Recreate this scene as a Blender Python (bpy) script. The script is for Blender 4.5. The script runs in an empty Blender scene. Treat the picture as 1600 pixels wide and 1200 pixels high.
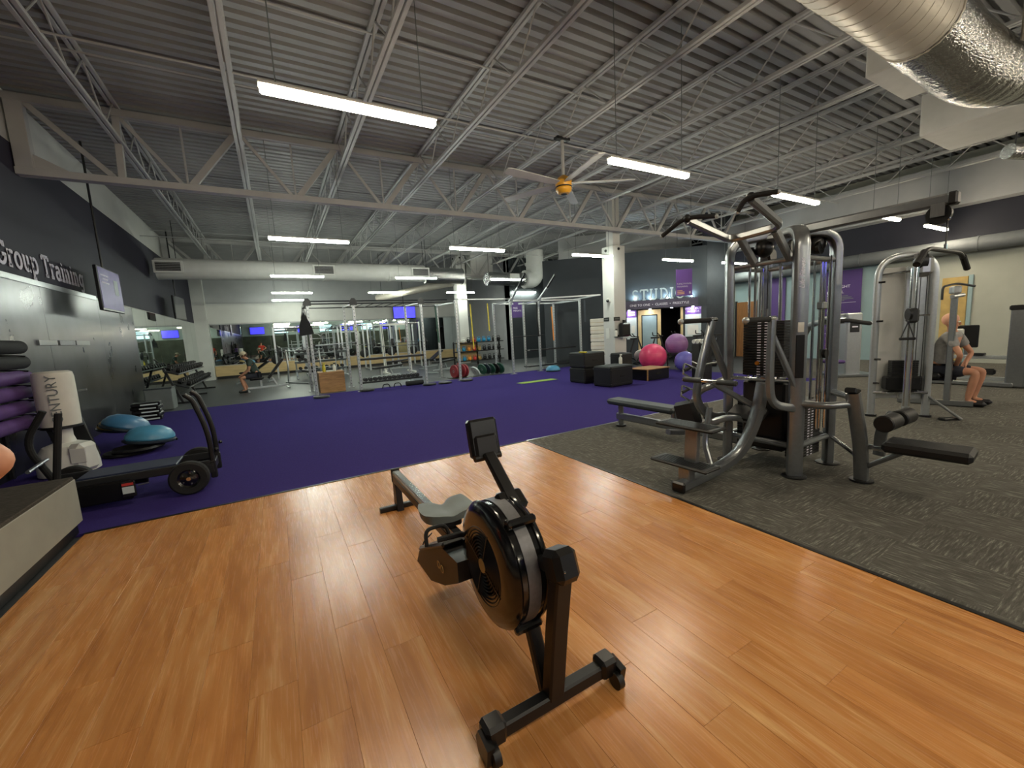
import bpy, bmesh, math, random
from mathutils import Vector, Matrix
random.seed(7)
SC = bpy.context.scene
COL = SC.collection
PI = math.pi
# ---------------------------------------------------------------- camera
CAMH = 1.55
yaw, pitch, roll, FPX = math.radians(29.5016), math.radians(-7.3206), math.radians(-3.1639), 642.75
fwd = Vector((math.sin(yaw)*math.cos(pitch), math.cos(yaw)*math.cos(pitch), math.sin(pitch)))
rt0 = Vector((math.cos(yaw), -math.sin(yaw), 0)); up0 = rt0.cross(fwd)
rt = rt0*math.cos(roll)+up0*math.sin(roll); upv = up0*math.cos(roll)-rt0*math.sin(roll)
cam_d = bpy.data.cameras.new('camera'); cam = bpy.data.objects.new('camera', cam_d); COL.objects.link(cam)
mw = Matrix((rt, upv, -fwd)).transposed().to_4x4(); mw.translation = Vector((0, 0, CAMH))
cam.matrix_world = mw
cam_d.sensor_width = 36; cam_d.lens = FPX/1600*36; cam_d.clip_start = .05; cam_d.clip_end = 200
SC.camera = cam
# ---------------------------------------------------------------- world and exposure
wd = bpy.data.worlds.new('world'); SC.world = wd; wd.use_nodes = True
wd.node_tree.nodes['Background'].inputs[0].default_value = (.8, .85, 1, 1)
wd.node_tree.nodes['Background'].inputs[1].default_value = .0
LAMP_STRENGTH = 78.0
vs = SC.view_settings; vs.view_transform = 'Standard'; vs.look = 'None'; vs.exposure = 0.55; vs.gamma = 1; vs.use_curve_mapping = False
SC.display_settings.display_device = 'sRGB'
# ---------------------------------------------------------------- helpers
def lin(h):
    h = h.lstrip('#'); o = []
    for i in (0, 2, 4):
        c = int(h[i:i+2], 16)/255; o.append(c/12.92 if c <= .04045 else ((c+.055)/1.055)**2.4)
    return o
MATS = {}
def mat(name, col, rough=.5, metal=0., var=.12, scale=6., bump=0., bscale=80., stretch=(1, 1, 1), emit=0., ecol=None, coat=0., spec=.5, space='Object', rvar=0.):
    m = bpy.data.materials.new(name); m.use_nodes = True; nt = m.node_tree; N = nt.nodes; L = nt.links
    b = N['Principled BSDF']; c = lin(col)
    b.inputs['Roughness'].default_value = rough; b.inputs['Metallic'].default_value = metal
    b.inputs['Coat Weight'].default_value = coat; b.inputs['Coat Roughness'].default_value = .15
    b.inputs['Specular IOR Level'].default_value = spec
    tc = N.new('ShaderNodeTexCoord'); mp = N.new('ShaderNodeMapping'); mp.inputs['Scale'].default_value = stretch
    L.new(tc.outputs[space], mp.inputs['Vector'])
    nz = N.new('ShaderNodeTexNoise'); nz.inputs['Scale'].default_value = scale; nz.inputs['Detail'].default_value = 4
    L.new(mp.outputs[0], nz.inputs['Vector'])
    rp = N.new('ShaderNodeValToRGB'); rp.color_ramp.elements[0].position = .3; rp.color_ramp.elements[1].position = .7
    rp.color_ramp.elements[0].color = [x*(1-var) for x in c]+[1]; rp.color_ramp.elements[1].color = [min(1, x*(1+var)) for x in c]+[1]
    L.new(nz.outputs['Fac'], rp.inputs[0]); L.new(rp.outputs[0], b.inputs['Base Color'])
    if rvar:
        mr = N.new('ShaderNodeMapRange'); mr.inputs[3].default_value = max(.02, rough-rvar); mr.inputs[4].default_value = min(1, rough+rvar)
        L.new(nz.outputs['Fac'], mr.inputs[0]); L.new(mr.outputs[0], b.inputs['Roughness'])
    if bump:
        n2 = N.new('ShaderNodeTexNoise'); n2.inputs['Scale'].default_value = bscale; n2.inputs['Detail'].default_value = 2
        L.new(mp.outputs[0], n2.inputs['Vector'])
        bp = N.new('ShaderNodeBump'); bp.inputs['Strength'].default_value = bump; bp.inputs['Distance'].default_value = .01
        L.new(n2.outputs['Fac'], bp.inputs['Height']); L.new(bp.outputs[0], b.inputs['Normal'])
    if emit:
        b.inputs['Emission Color'].default_value = lin(ecol or col)+[1]; b.inputs['Emission Strength'].default_value = emit
    MATS[name] = m
    return m
def V(*a): return Vector(a)
class MB:
    def __init__(s): s.v = []; s.f = []
    def add(s, vs_, fs):
        o = len(s.v); s.v += [tuple(x) for x in vs_]; s.f += [tuple(i+o for i in f) for f in fs]; return s
    def box(s, c, d, R=None, bev=0.):
        hx, hy, hz = d[0]/2, d[1]/2, d[2]/2; vv = []; ff = []
        b = min(bev, hx*.9, hy*.9, hz*.9)
        c = Vector(c); T = (lambda p: c+(R @ Vector(p))) if R is not None else (lambda p: c+Vector(p))
        if b <= 0:
            for x in (-1, 1):
                for y in (-1, 1):
                    for z in (-1, 1): vv.append(T((x*hx, y*hy, z*hz)))
            ff = [(0, 1, 3, 2), (4, 6, 7, 5), (0, 4, 5, 1), (2, 3, 7, 6), (0, 2, 6, 4), (1, 5, 7, 3)]
        else:
            idx = {}
            for x in (-1, 1):
                for y in (-1, 1):
                    for z in (-1, 1):
                        for a in range(3):
                            p = [x*(hx-b), y*(hy-b), z*(hz-b)]; p[a] = (x*hx, y*hy, z*hz)[a]
                            idx[(x, y, z, a)] = len(vv); vv.append(T(p))
            for a in range(3):
                o1, o2 = [k for k in range(3) if k != a]
                for sg in (-1, 1):
                    q = []
                    for (u, w) in ((-1, -1), (1, -1), (1, 1), (-1, 1)):
                        k = [0, 0, 0]; k[a] = sg; k[o1] = u; k[o2] = w; q.append(idx[(*k, a)])
                    ff.append(tuple(q))
                for u in (-1, 1):
                    for w in (-1, 1):
                        k1 = [0]*3; k1[a] = -1; k1[o1] = u; k1[o2] = w; k2 = list(k1); k2[a] = 1
                        ff.append((idx[(*k1, o1)], idx[(*k2, o1)], idx[(*k2, o2)], idx[(*k1, o2)]))
            for x in (-1, 1):
                for y in (-1, 1):
                    for z in (-1, 1): ff.append((idx[(x, y, z, 0)], idx[(x, y, z, 1)], idx[(x, y, z, 2)]))
        return s.add(vv, ff)
    def beam(s, p, q, w, h, up=(0, 0, 1), bev=0.):
        p = Vector(p); q = Vector(q); t = (q-p).normalized(); u = Vector(up)
        if abs(t.dot(u)) > .98: u = Vector((0, 1, 0))
        sd = t.cross(u).normalized(); u = sd.cross(t)
        R = Matrix((t, sd, u)).transposed()
        return s.box((p+q)/2, ((q-p).length, w, h), R, bev)
    def sweep(s, pts, prof, up=(0, 0, 1), cap=True, scl=None, closed=False):
        P = [Vector(p) for p in pts]; n = len(P); k = len(prof)
        u = None; vv = []
        for i in range(n):
            if closed: t = (P[(i+1) % n]-P[i-1])
            else: t = (P[min(i+1, n-1)]-P[max(i-1, 0)])
            t.normalize()
            if u is None:
                u = Vector(up)
                if abs(t.dot(u)) > .97: u = Vector((0, 1, 0)) if abs(t.y) < .9 else Vector((1, 0, 0))
            u = (u-t*t.dot(u)).normalized(); sd = t.cross(u)
            f = scl[i] if scl else 1.
            for (a, b) in prof: vv.append(P[i]+sd*a*f+u*b*f)
        ff = []
        for i in range(n if closed else n-1):
            j = (i+1) % n
            for m in range(k): ff.append((i*k+m, i*k+(m+1) % k, j*k+(m+1) % k, j*k+m))
        if cap and not closed: ff.append(tuple(range(k))); ff.append(tuple((n-1)*k+m for m in range(k)))
        return s.add(vv, ff)
    def tube(s, pts, r, n=8, scl=None, closed=False, up=(0, 0, 1)):
        return s.sweep(pts, [(r*math.cos(2*PI*i/n), r*math.sin(2*PI*i/n)) for i in range(n)], up, scl=scl, closed=closed)
    def oval(s, pts, a, b, n=12, up=(0, 0, 1)):
        return s.sweep(pts, [(a*math.copysign(abs(math.cos(2*PI*i/n))**.6, math.cos(2*PI*i/n)), b*math.copysign(abs(math.sin(2*PI*i/n))**.6, math.sin(2*PI*i/n))) for i in range(n)], up)
    def rail(s, pts, w, h, up=(0, 0, 1), b=.008):
        a, c = w/2, h/2
        return s.sweep(pts, [(-a+b, -c), (a-b, -c), (a, -c+b), (a, c-b), (a-b, c), (-a+b, c), (-a, c-b), (-a, -c+b)], up)
    def cyl(s, p, q, r, n=12, r2=None):
        return s.tube([p, q], r, n, scl=[1, (r2 if r2 is not None else r)/r])
    def lathe(s, prof, n=20, M_=None, cap=True):
        vv = []; k = len(prof)
        for i in range(n):
            a = 2*PI*i/n
            for (r, z) in prof:
                p = Vector((r*math.cos(a), r*math.sin(a), z)); vv.append(M_ @ p if M_ is not None else p)
        ff = []
        for i in range(n):
            j = (i+1) % n
            for m in range(k-1): ff.append((i*k+m, j*k+m, j*k+m+1, i*k+m+1))
        if cap:
            if prof[0][0] > 1e-4: ff.append(tuple(i*k for i in range(n)))
            if prof[-1][0] > 1e-4: ff.append(tuple(i*k+k-1 for i in range(n)))
        return s.add(vv, ff)
    def ball(s, c, r, n=16, sc=(1, 1, 1)):
        c = Vector(c); M_ = Matrix.Translation(c) @ Matrix.Diagonal((sc[0], sc[1], sc[2], 1))
        m = n//2
        return s.lathe([(max(r*math.sin(PI*i/m), 1e-5), -r*math.cos(PI*i/m)) for i in range(m+1)], n, M_)
    def prism(s, poly, th, M_=None):
        k = len(poly); vv = [Vector((x, y, -th/2)) for x, y in poly]+[Vector((x, y, th/2)) for x, y in poly]
        if M_ is not None: vv = [M_ @ p for p in vv]
        return s.add(vv, [tuple(range(k)), tuple(range(k, 2*k))]+[(i, (i+1) % k, k+(i+1) % k, k+i) for i in range(k)])
    def build(s, name, m, parent=None, ang=35, loc=None):
        me = bpy.data.meshes.new(name); me.from_pydata(s.v, [], s.f)
        bm = bmesh.new(); bm.from_mesh(me); bmesh.ops.remove_doubles(bm, verts=bm.verts, dist=1e-5)
        bmesh.ops.recalc_face_normals(bm, faces=bm.faces); bm.to_mesh(me); bm.free()
        me.polygons.foreach_set('use_smooth', [True]*len(me.polygons)); me.set_sharp_from_angle(angle=math.radians(ang))
        me.materials.append(MATS[m] if isinstance(m, str) else m)
        o = bpy.data.objects.new(name, me); COL.objects.link(o)
        if parent is not None: o.parent = parent
        if loc is not None: o.location = loc
        return o
def RZ(a): return Matrix.Rotation(a, 3, 'Z')
def RX(a): return Matrix.Rotation(a, 3, 'X')
def RY(a): return Matrix.Rotation(a, 3, 'Y')
def fil(pts, r=.06, k=5):
    P = [Vector(p) for p in pts]; out = [P[0]]
    for i in range(1, len(P)-1):
        a, b, c = P[i-1], P[i], P[i+1]; d1 = (a-b); d2 = (c-b)
        rr = min(r, d1.length*.48, d2.length*.48); p = b+d1.normalized()*rr; q = b+d2.normalized()*rr
        for j in range(k+1):
            t = j/k; out.append(p*(1-t)**2+b*2*t*(1-t)+q*t*t)
    out.append(P[-1]); return out
def thing(name, label, cat, loc=(0, 0, 0), rz=0., group=None):
    o = bpy.data.objects.new(name, None); COL.objects.link(o); o.empty_display_size = .1
    o.location = loc; o.rotation_euler = (0, 0, rz); o['label'] = label; o['category'] = cat
    if group: o['group'] = group
    return o
def tag(o, label, cat, group=None):
    o['label'] = label; o['category'] = cat
    if group: o['group'] = group
    return o
def struct(o, label=None):
    o['kind'] = 'structure'
    if label: o['label'] = label
    return o
def kids(o): return [c for c in bpy.data.objects if c.parent == o]
def dup(root, loc, rz=0., label=None, group=None, sc=None):
    src = TREE.get(root.name)
    if src is None:
        src = [(c, kids(c)) for c in kids(root)]; TREE[root.name] = src
    r = root.copy(); COL.objects.link(r); r.location = loc; r.rotation_euler = (0, 0, rz)
    if sc: r.scale = sc
    if label: r['label'] = label
    if group: r['group'] = group
    for ch, gs in src:
        c = ch.copy(); COL.objects.link(c); c.parent = r
        for g in gs:
            d = g.copy(); COL.objects.link(d); d.parent = c
    return r
TREE = {}; TXT = []
def share(o, name, parent=None, loc=(0, 0, 0), rot=None, sc=None):
    c = bpy.data.objects.new(name, o.data); COL.objects.link(c); c.location = loc
    if rot: c.rotation_euler = rot
    if sc: c.scale = sc
    if parent is not None: c.parent = parent
    return c
def text(s_, size, m, parent, loc, rot, name='lettering', ext=.004, align='CENTER', sx=1., shear=0.):
    cu = bpy.data.curves.new(name, 'FONT'); cu.body = s_; cu.size = size; cu.extrude = ext; cu.align_x = align; cu.align_y = 'CENTER'; cu.resolution_u = 2; cu.shear = shear
    cu.materials.append(MATS[m]); o = bpy.data.objects.new(name, cu); COL.objects.link(o); o.parent = parent
    o.location = loc; o.rotation_euler = rot; o.scale = (sx, 1, 1); TXT.append(o); return o
def arc(cx, cy, rx, ry, a0, a1, n=10): return [(cx+rx*math.cos(math.radians(a0+(a1-a0)*i/n)), cy+ry*math.sin(math.radians(a0+(a1-a0)*i/n))) for i in range(n+1)]
# slab-serif stroke letters: list of polylines in a unit-height box; w = advance
GLY = {
 'S': (.62, [arc(.3, .73, .22, .22, 20, 270, 12)+arc(.3, .27, .24, .24, 90, -160, 12)]),
 'T': (.72, [[(.34, 0), (.34, .96)], [(.02, .96), (.66, .96)], [(.02, .96), (.02, .78)], [(.66, .96), (.66, .78)], [(.2, .03), (.48, .03)]]),
 'U': (.78, [[(.14, .97), (.14, .3)]+arc(.36, .3, .22, .27, 180, 360, 10)+[(.58, .97)], [(.02, .97), (.26, .97)], [(.46, .97), (.7, .97)]]),
 'D': (.76, [[(.14, .03), (.14, .97), (.3, .97)]+arc(.32, .5, .34, .47, 90, -90, 12)+[(.02, .03)], [(.02, .97), (.2, .97)]]),
 'I': (.4, [[(.17, .03), (.17, .97)], [(.03, .03), (.31, .03)], [(.03, .97), (.31, .97)]]),
 'O': (.82, [arc(.38, .5, .34, .47, 90, 450, 20)]),
 'G': (.82, [arc(.4, .5, .35, .47, 40, 345, 16)+[(.74, .38)], [(.5, .42), (.8, .42)], [(.7, .98), (.7, .74)]]),
 'r': (.5, [[(.14, .03), (.14, .64)], [(.02, .64), (.14, .64)], [(.02, .03), (.28, .03)], arc(.32, .46, .18, .2, 180, 40, 6)]),
 'o': (.62, [arc(.29, .34, .24, .32, 90, 450, 14)]),
 'u': (.66, [[(.02, .65), (.14, .65), (.14, .22)]+arc(.3, .22, .16, .2, 180, 360, 8)+[(.46, .65), (.36, .65)], [(.46, .3), (.46, .03), (.6, .03)]]),
 'p': (.66, [[(.02, .65), (.14, .65), (.14, -.28)], [(.02, -.28), (.28, -.28)], arc(.34, .34, .22, .32, 160, -160, 14)]),
 'a': (.62, [arc(.26, .2, .2, .19, 20, 340, 12), [(.08, .58)]+arc(.28, .46, .18, .2, 110, 0, 6)+[(.46, .03), (.58, .03)]]),
 'i': (.34, [[(.03, .65), (.16, .65), (.16, .03)], [(.02, .03), (.3, .03)], [(.14, .86), (.18, .92)]]),
 'n': (.68, [[(.02, .65), (.14, .65), (.14, .03)], [(.02, .03), (.26, .03)], arc(.3, .42, .17, .24, 180, 0, 8)+[(.47, .03)], [(.38, .03), (.6, .03)]]),
 'g': (.64, [arc(.26, .36, .21, .29, 30, 330, 12), [(.6, .65), (.46, .65), (.46, -.1)]+arc(.28, -.1, .18, .18, 0, -150, 8)]),
 ' ': (.34, []),
}
def slab(s_, h, m, parent, M_, wt=.12, th=.02, name='letter', gap=.06):
    x = 0; out = []
    for ch in s_:
        w, st = GLY[ch]; b = MB()
        for pl in st:
            pts = [M_ @ Vector(((x+px)*h, py*h, 0)) for px, py in pl]
            nn = (M_.to_3x3() @ Vector((0, 0, 1))).normalized(); hw = wt*h/2
            b.sweep(pts, [(-hw, -th/2), (hw, -th/2), (hw, th/2), (-hw, th/2)], up=nn)
        if st: out.append(b.build(name, m, parent))
        x += w+gap
    return out, x*h
# ---------------------------------------------------------------- materials
mat('deck_grey', '#959594', .6, var=.06, scale=2)
mat('steel_paint', '#b4b4b2', .55, var=.06, scale=3)
mat('wall_navy', '#2a2838', .7, var=.06, scale=1.5)
mat('wall_charcoal', '#393e42', .75, var=.06, scale=2)
mat('wall_white', '#c9c9c4', .8, var=.04, scale=2)
mat('wall_grey', '#a9aaaa', .8, var=.05, scale=2)
mat('wall_cream', '#abada2', .8, var=.05, scale=2)
mat('wall_teal', '#8fa5a8', .8, var=.05, scale=2)
mat('brushed_panel', '#606164', .3, .9, var=.35, scale=1.6, stretch=(1, 1, .7), rvar=.1, bump=.03, bscale=1.2)
mat('band_dark', '#1a1b28', .7, var=.06, scale=1.5)
mat('mirror', '#dfe7e4', .015, 1., var=.01)
mat('turf', '#392e70', .97, var=.16, scale=90, bump=.5, bscale=300, spec=.1)
mat('rubber_floor', '#3d4042', .45, var=.25, scale=40, bump=.1, bscale=200)
mat('rubber_black', '#1c1d20', .7, var=.3, scale=60, bump=.1, bscale=200)
mat('platform_face', '#8f8e84', .7, var=.06, scale=5)
mat('carpet_dark', '#4a4640', .95, var=.4, scale=25, stretch=(1, 6, 1), bump=.4, bscale=200, spec=.1)
mat('black_plastic', '#0e0e0f', .34, var=.15, scale=20)
mat('black_gloss', '#0d0d0e', .16, var=.1, coat=.4)
mat('black_satin', '#101011', .45, var=.15)
mat('black_pad', '#0b0b0c', .5, var=.2, scale=30, bump=.12, bscale=250)
mat('charcoal_pad', '#31383c', .5, var=.15, scale=30, bump=.1, bscale=250)
mat('grey_seat', '#6f7675', .6, var=.08)
mat('dark_frame', '#2a2b2d', .4, .3, var=.1)
mat('silver_frame', '#8d9194', .28, .75, var=.05, scale=30)
mat('silver_light', '#b4b9bb', .33, .6, var=.05, scale=30)
mat('chrome', '#d8d8d8', .12, 1., var=.03)
mat('steel', '#a0a2a3', .28, .9, var=.1, stretch=(1, 20, 1))
mat('perf_grey', '#77777a', .5, .6, var=.1, scale=60)
mat('plywood', '#a37a4e', .6, var=.25, scale=5, stretch=(1, 1, 6))
mat('birch', '#cdb583', .6, var=.1, scale=5, stretch=(6, 1, 1))
mat('kick_board', '#c2a878', .6, var=.12, scale=2, stretch=(1, 1, 6))
mat('door_wood', '#8a5f38', .55, var=.2, scale=3, stretch=(8, 8, 1))
mat('white_plastic', '#dcdcd4', .4, var=.04)
mat('bag_vinyl', '#dedacd', .5, var=.05, bump=.1, bscale=14)
mat('purple_foam', '#5a3a78', .75, var=.15, bump=.1, bscale=120)
mat('black_foam', '#151516', .8, var=.2, bump=.1, bscale=120)
mat('bosu_blue', '#3f7299', .35, var=.08)
mat('bosu_dark', '#26313b', .4, var=.1)
mat('bosu_pale', '#4f93b5', .35, var=.08)
mat('tan', '#b59a5e', .6)
mat('red_plate', '#8c2a33', .5, var=.15)
mat('green_plate', '#1f4a3c', .5, var=.15)
mat('blue_item', '#2288b5', .45)
mat('orange_item', '#d8862c', .45)
mat('red_item', '#c33a34', .5)
mat('yellow_item', '#cdbb2e', .5)
mat('lime', '#8fae4e', .9, var=.15, scale=60)
mat('ball_pink', '#d8416e', .4, var=.05)
mat('ball_mauve', '#8a5f93', .38, var=.05)
mat('ball_violet', '#6a63b8', .38, var=.05)
mat('banner_purple', '#6f4a9c', .65, var=.1, scale=1)
mat('banner_dark', '#523a78', .7, var=.08, scale=1)
mat('ink_white', '#e6e2f0', .6, var=.02)
mat('ink_peach', '#e8b48c', .6, var=.02)
mat('sign_plum', '#4b4558', .6, var=.05)
mat('letter_steel', '#b9c6c8', .35, .3, var=.05)
mat('paper', '#c8d3d3', .7, var=.06, scale=3)
mat('frosted', '#8fa6ab', .35, var=.05)
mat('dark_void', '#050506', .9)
mat('foil', '#b9b9b8', .22, 1., var=.12, scale=20, bump=1., bscale=28, stretch=(1, 1, 3))
mat('duct_grey', '#64686a', .7, var=.06)  # even mid-grey of the right wall duct itself
mat('duct_paint', '#c2bbae', .42, .25, var=.08, scale=4)
mat('duct_white', '#c4c4c0', .6, var=.04)
mat('fan_yellow', '#d59a22', .4, var=.1)
mat('skin', '#d9a184', .55, var=.06, scale=12)
mat('skin_tan', '#b98468', .55, var=.08, scale=12)
mat('shirt_red', '#c8402f', .85, var=.1, scale=20)
mat('shirt_green', '#3a4640', .9, var=.15, scale=20)
mat('shirt_grey', '#8f8e8d', .9, var=.15, scale=20)
mat('shorts_dark', '#20222c', .9, var=.15, scale=20)
mat('cap_beige', '#b7ab92', .8)
mat('hair_brown', '#4a382a', .8)
mat('hair_white', '#cfc8c0', .8)
mat('shoe_black', '#17171a', .6)
mat('lens_glow', '#f6fff0', .5, emit=LAMP_STRENGTH, ecol='#f6fff0')
mat('lens_warm', '#fff3dc', .5, emit=LAMP_STRENGTH, ecol='#fff0d4')
mat('bulb_glow', '#eaf6ff', .5, emit=700, ecol='#cfeeff')
mat('spot_glow', '#fff6e8', .5, emit=220, ecol='#f4f6ff')
mat('screen_blue', '#2a2ad0', .4, emit=1.6, ecol='#3a36f0', var=.5, scale=4)
mat('screen_cyan', '#bfe6ee', .4, emit=1.3, ecol='#a9dce8', var=.4, scale=3)
mat('screen_purple', '#3c2a66', .45, emit=.12, ecol='#5b4a9a', var=.4, scale=2)
mat('screen_dark', '#1c1e28', .12)
mat('red_glow', '#ff4030', .4, emit=6, ecol='#ff3020')
mat('pin_orange', '#e08a1c', .4)
# ---------------------------------------------------------------- special materials
def wood_mat():
    m = bpy.data.materials.new('plank_oak'); m.use_nodes = True; nt = m.node_tree; N = nt.nodes; L = nt.links; b = N['Principled BSDF']
    ge = N.new('ShaderNodeNewGeometry'); oi = N.new('ShaderNodeObjectInfo')
    ml = N.new('ShaderNodeVectorMath'); ml.operation = 'SCALE'; ml.inputs[0].default_value = (37, 91, 13); L.new(oi.outputs['Random'], ml.inputs['Scale'])
    ad = N.new('ShaderNodeVectorMath'); ad.operation = 'ADD'; L.new(ge.outputs['Position'], ad.inputs[0]); L.new(ml.outputs[0], ad.inputs[1])
    mp = N.new('ShaderNodeMapping'); mp.inputs['Scale'].default_value = (11, 1.05, 1); L.new(ad.outputs[0], mp.inputs['Vector'])
    n1 = N.new('ShaderNodeTexNoise'); n1.inputs['Scale'].default_value = 1.1; n1.inputs['Detail'].default_value = 7; n1.inputs['Roughness'].default_value = .62; n1.inputs['Distortion'].default_value = .9
    L.new(mp.outputs[0], n1.inputs['Vector'])
    rp = N.new('ShaderNodeValToRGB'); e = rp.color_ramp.elements
    e[0].position = .2; e[0].color = lin('#995d2c')+[1]; e[1].position = .82; e[1].color = lin('#deae74')+[1]
    k = rp.color_ramp.elements.new(.5); k.color = lin('#bf8247')+[1]
    L.new(n1.outputs['Fac'], rp.inputs[0])
    mp2 = N.new('ShaderNodeMapping'); mp2.inputs['Scale'].default_value = (90, 3, 1); L.new(ad.outputs[0], mp2.inputs['Vector'])
    n2 = N.new('ShaderNodeTexNoise'); n2.inputs['Scale'].default_value = 1.5; n2.inputs['Detail'].default_value = 3; L.new(mp2.outputs[0], n2.inputs['Vector'])
    hs = N.new('ShaderNodeHueSaturation'); L.new(rp.outputs[0], hs.inputs['Color'])
    a1 = N.new('ShaderNodeMapRange'); a1.inputs[3].default_value = .93; a1.inputs[4].default_value = 1.06; L.new(oi.outputs['Random'], a1.inputs[0])
    a2 = N.new('ShaderNodeMapRange'); a2.inputs[3].default_value = .93; a2.inputs[4].default_value = 1.05; L.new(n2.outputs['Fac'], a2.inputs[0])
    mu = N.new('ShaderNodeMath'); mu.operation = 'MULTIPLY'; L.new(a1.outputs[0], mu.inputs[0]); L.new(a2.outputs[0], mu.inputs[1]); L.new(mu.outputs[0], hs.inputs['Value'])
    L.new(hs.outputs[0], b.inputs['Base Color'])
    r = N.new('ShaderNodeMapRange'); r.inputs[3].default_value = .2; r.inputs[4].default_value = .33; L.new(n2.outputs['Fac'], r.inputs[0]); L.new(r.outputs[0], b.inputs['Roughness'])
    bp = N.new('ShaderNodeBump'); bp.inputs['Strength'].default_value = .08; bp.inputs['Distance'].default_value = .004; L.new(n2.outputs['Fac'], bp.inputs['Height']); L.new(bp.outputs[0], b.inputs['Normal'])
    MATS['plank_oak'] = m
wood_mat()
def carpet_mat():
    m = bpy.data.materials.new('carpet_tile'); m.use_nodes = True; nt = m.node_tree; N = nt.nodes; L = nt.links; b = N['Principled BSDF']
    b.inputs['Roughness'].default_value = .95; b.inputs['Specular IOR Level'].default_value = .1
    ge = N.new('ShaderNodeNewGeometry')
    ck = N.new('ShaderNodeTexChecker'); ck.inputs['Scale'].default_value = 2.0; L.new(ge.outputs['Position'], ck.inputs['Vector'])
    outs = []
    for sc in ((7, 75, 1), (75, 7, 1)):
        mp = N.new('ShaderNodeMapping'); mp.inputs['Scale'].default_value = sc; L.new(ge.outputs['Position'], mp.inputs['Vector'])
        n = N.new('ShaderNodeTexNoise'); n.inputs['Scale'].default_value = 1; n.inputs['Detail'].default_value = 4; n.inputs['Roughness'].default_value = .65; L.new(mp.outputs[0], n.inputs['Vector']); outs.append(n)
    mx = N.new('ShaderNodeMix'); mx.data_type = 'FLOAT'; L.new(ck.outputs['Fac'], mx.inputs[0]); L.new(outs[0].outputs['Fac'], mx.inputs[2]); L.new(outs[1].outputs['Fac'], mx.inputs[3])
    rp = N.new('ShaderNodeValToRGB'); e = rp.color_ramp.elements; e[0].position = .42; e[0].color = lin('#514f4a')+[1]; e[1].position = .66; e[1].color = lin('#87857c')+[1]
    k = e.new(.56); k.color = lin('#615f59')+[1]
    L.new(mx.outputs[0], rp.inputs[0]); L.new(rp.outputs[0], b.inputs['Base Color'])
    n3 = N.new('ShaderNodeTexNoise'); n3.inputs['Scale'].default_value = 220; L.new(ge.outputs['Position'], n3.inputs['Vector'])
    bp = N.new('ShaderNodeBump'); bp.inputs['Strength'].default_value = .6; bp.inputs['Distance'].default_value = .006; L.new(n3.outputs['Fac'], bp.inputs['Height']); L.new(bp.outputs[0], b.inputs['Normal'])
    MATS['carpet_tile'] = m
carpet_mat()
# ---------------------------------------------------------------- floors
LW, RW, BW, FW = -3.15, 16.5, 24.5, -8.0     # left, right, back and front wall planes
CZ = 5.6
def slab_floor(name, x0, x1, y0, y1, z0, z1, m):
    return struct(MB().box(((x0+x1)/2, (y0+y1)/2, (z0+z1)/2), (x1-x0, y1-y0, z1-z0)).build(name, m))
slab_floor('floor', LW-.3, RW+3, FW-.3, BW+.3, -.2, -.02, 'rubber_floor')
WX0, WX1, WY0, WY1 = -1.62, 2.93, -2.2, 4.84
wf = slab_floor('floor_wood', WX0, WX1, WY0, WY1, -.02, -.004, 'door_wood')
pl_w, pl_l = .1925, 1.22
proto = MB().box((0, 0, -.004), (pl_w-.0006, pl_l-.0008, .008), bev=.0008).build('plank', 'plank_oak', wf)
first = True
row = 0; x = WX0+pl_w/2
while x < WX1-.02:
    y = WY0-((row*.37+random.random()*.15) % 1)*pl_l*.8
    while y < WY1-.02:
        a, b_ = max(y, WY0), min(y+pl_l, WY1); w0, w1 = x-pl_w/2, min(x+pl_w/2, WX1)
        if b_-a > .03:
            o = proto if first else share(proto, 'plank', wf); first = False
            o.location = ((w0+w1)/2, (a+b_)/2, 0); o.scale = ((w1-w0)/pl_w, (b_-a)/pl_l, 1)
        y += pl_l
    x += pl_w; row += 1
slab_floor('floor_turf', LW, 11.3, WY1+.02, 13.25, -.02, .004, 'turf')
slab_floor('floor_carpet', WX1+.02, RW, FW, WY1+.02, -.02, .002, 'carpet_tile')
slab_floor('floor_carpet', 11.3, RW, WY1+.02, 7.2, -.02, .002, 'carpet_tile')
slab_floor('floor_rubber', 11.3, RW, 7.2, 13.25, -.02, .003, 'rubber_black')
slab_floor('floor_rubber', LW, RW+2, 13.25, BW, -.02, .002, 'rubber_floor')
slab_floor('floor_rubber', LW, WX1, FW, WY0, -.02, .0, 'rubber_floor')
struct(MB().box(((WX0+WX1)/2, WY1+.01, .001), (WX1-WX0, .03, .008)).build('trim_1', 'black_satin'))
struct(MB().box((WX1+.01, (WY0+WY1)/2, .001), (.03, WY1-WY0, .008)).build('trim_2', 'black_satin'))
struct(MB().box(((WX1+11.3)/2, WY1+.015, .003), (11.3-WX1, .03, .006)).build('trim_3', 'steel'))
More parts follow.
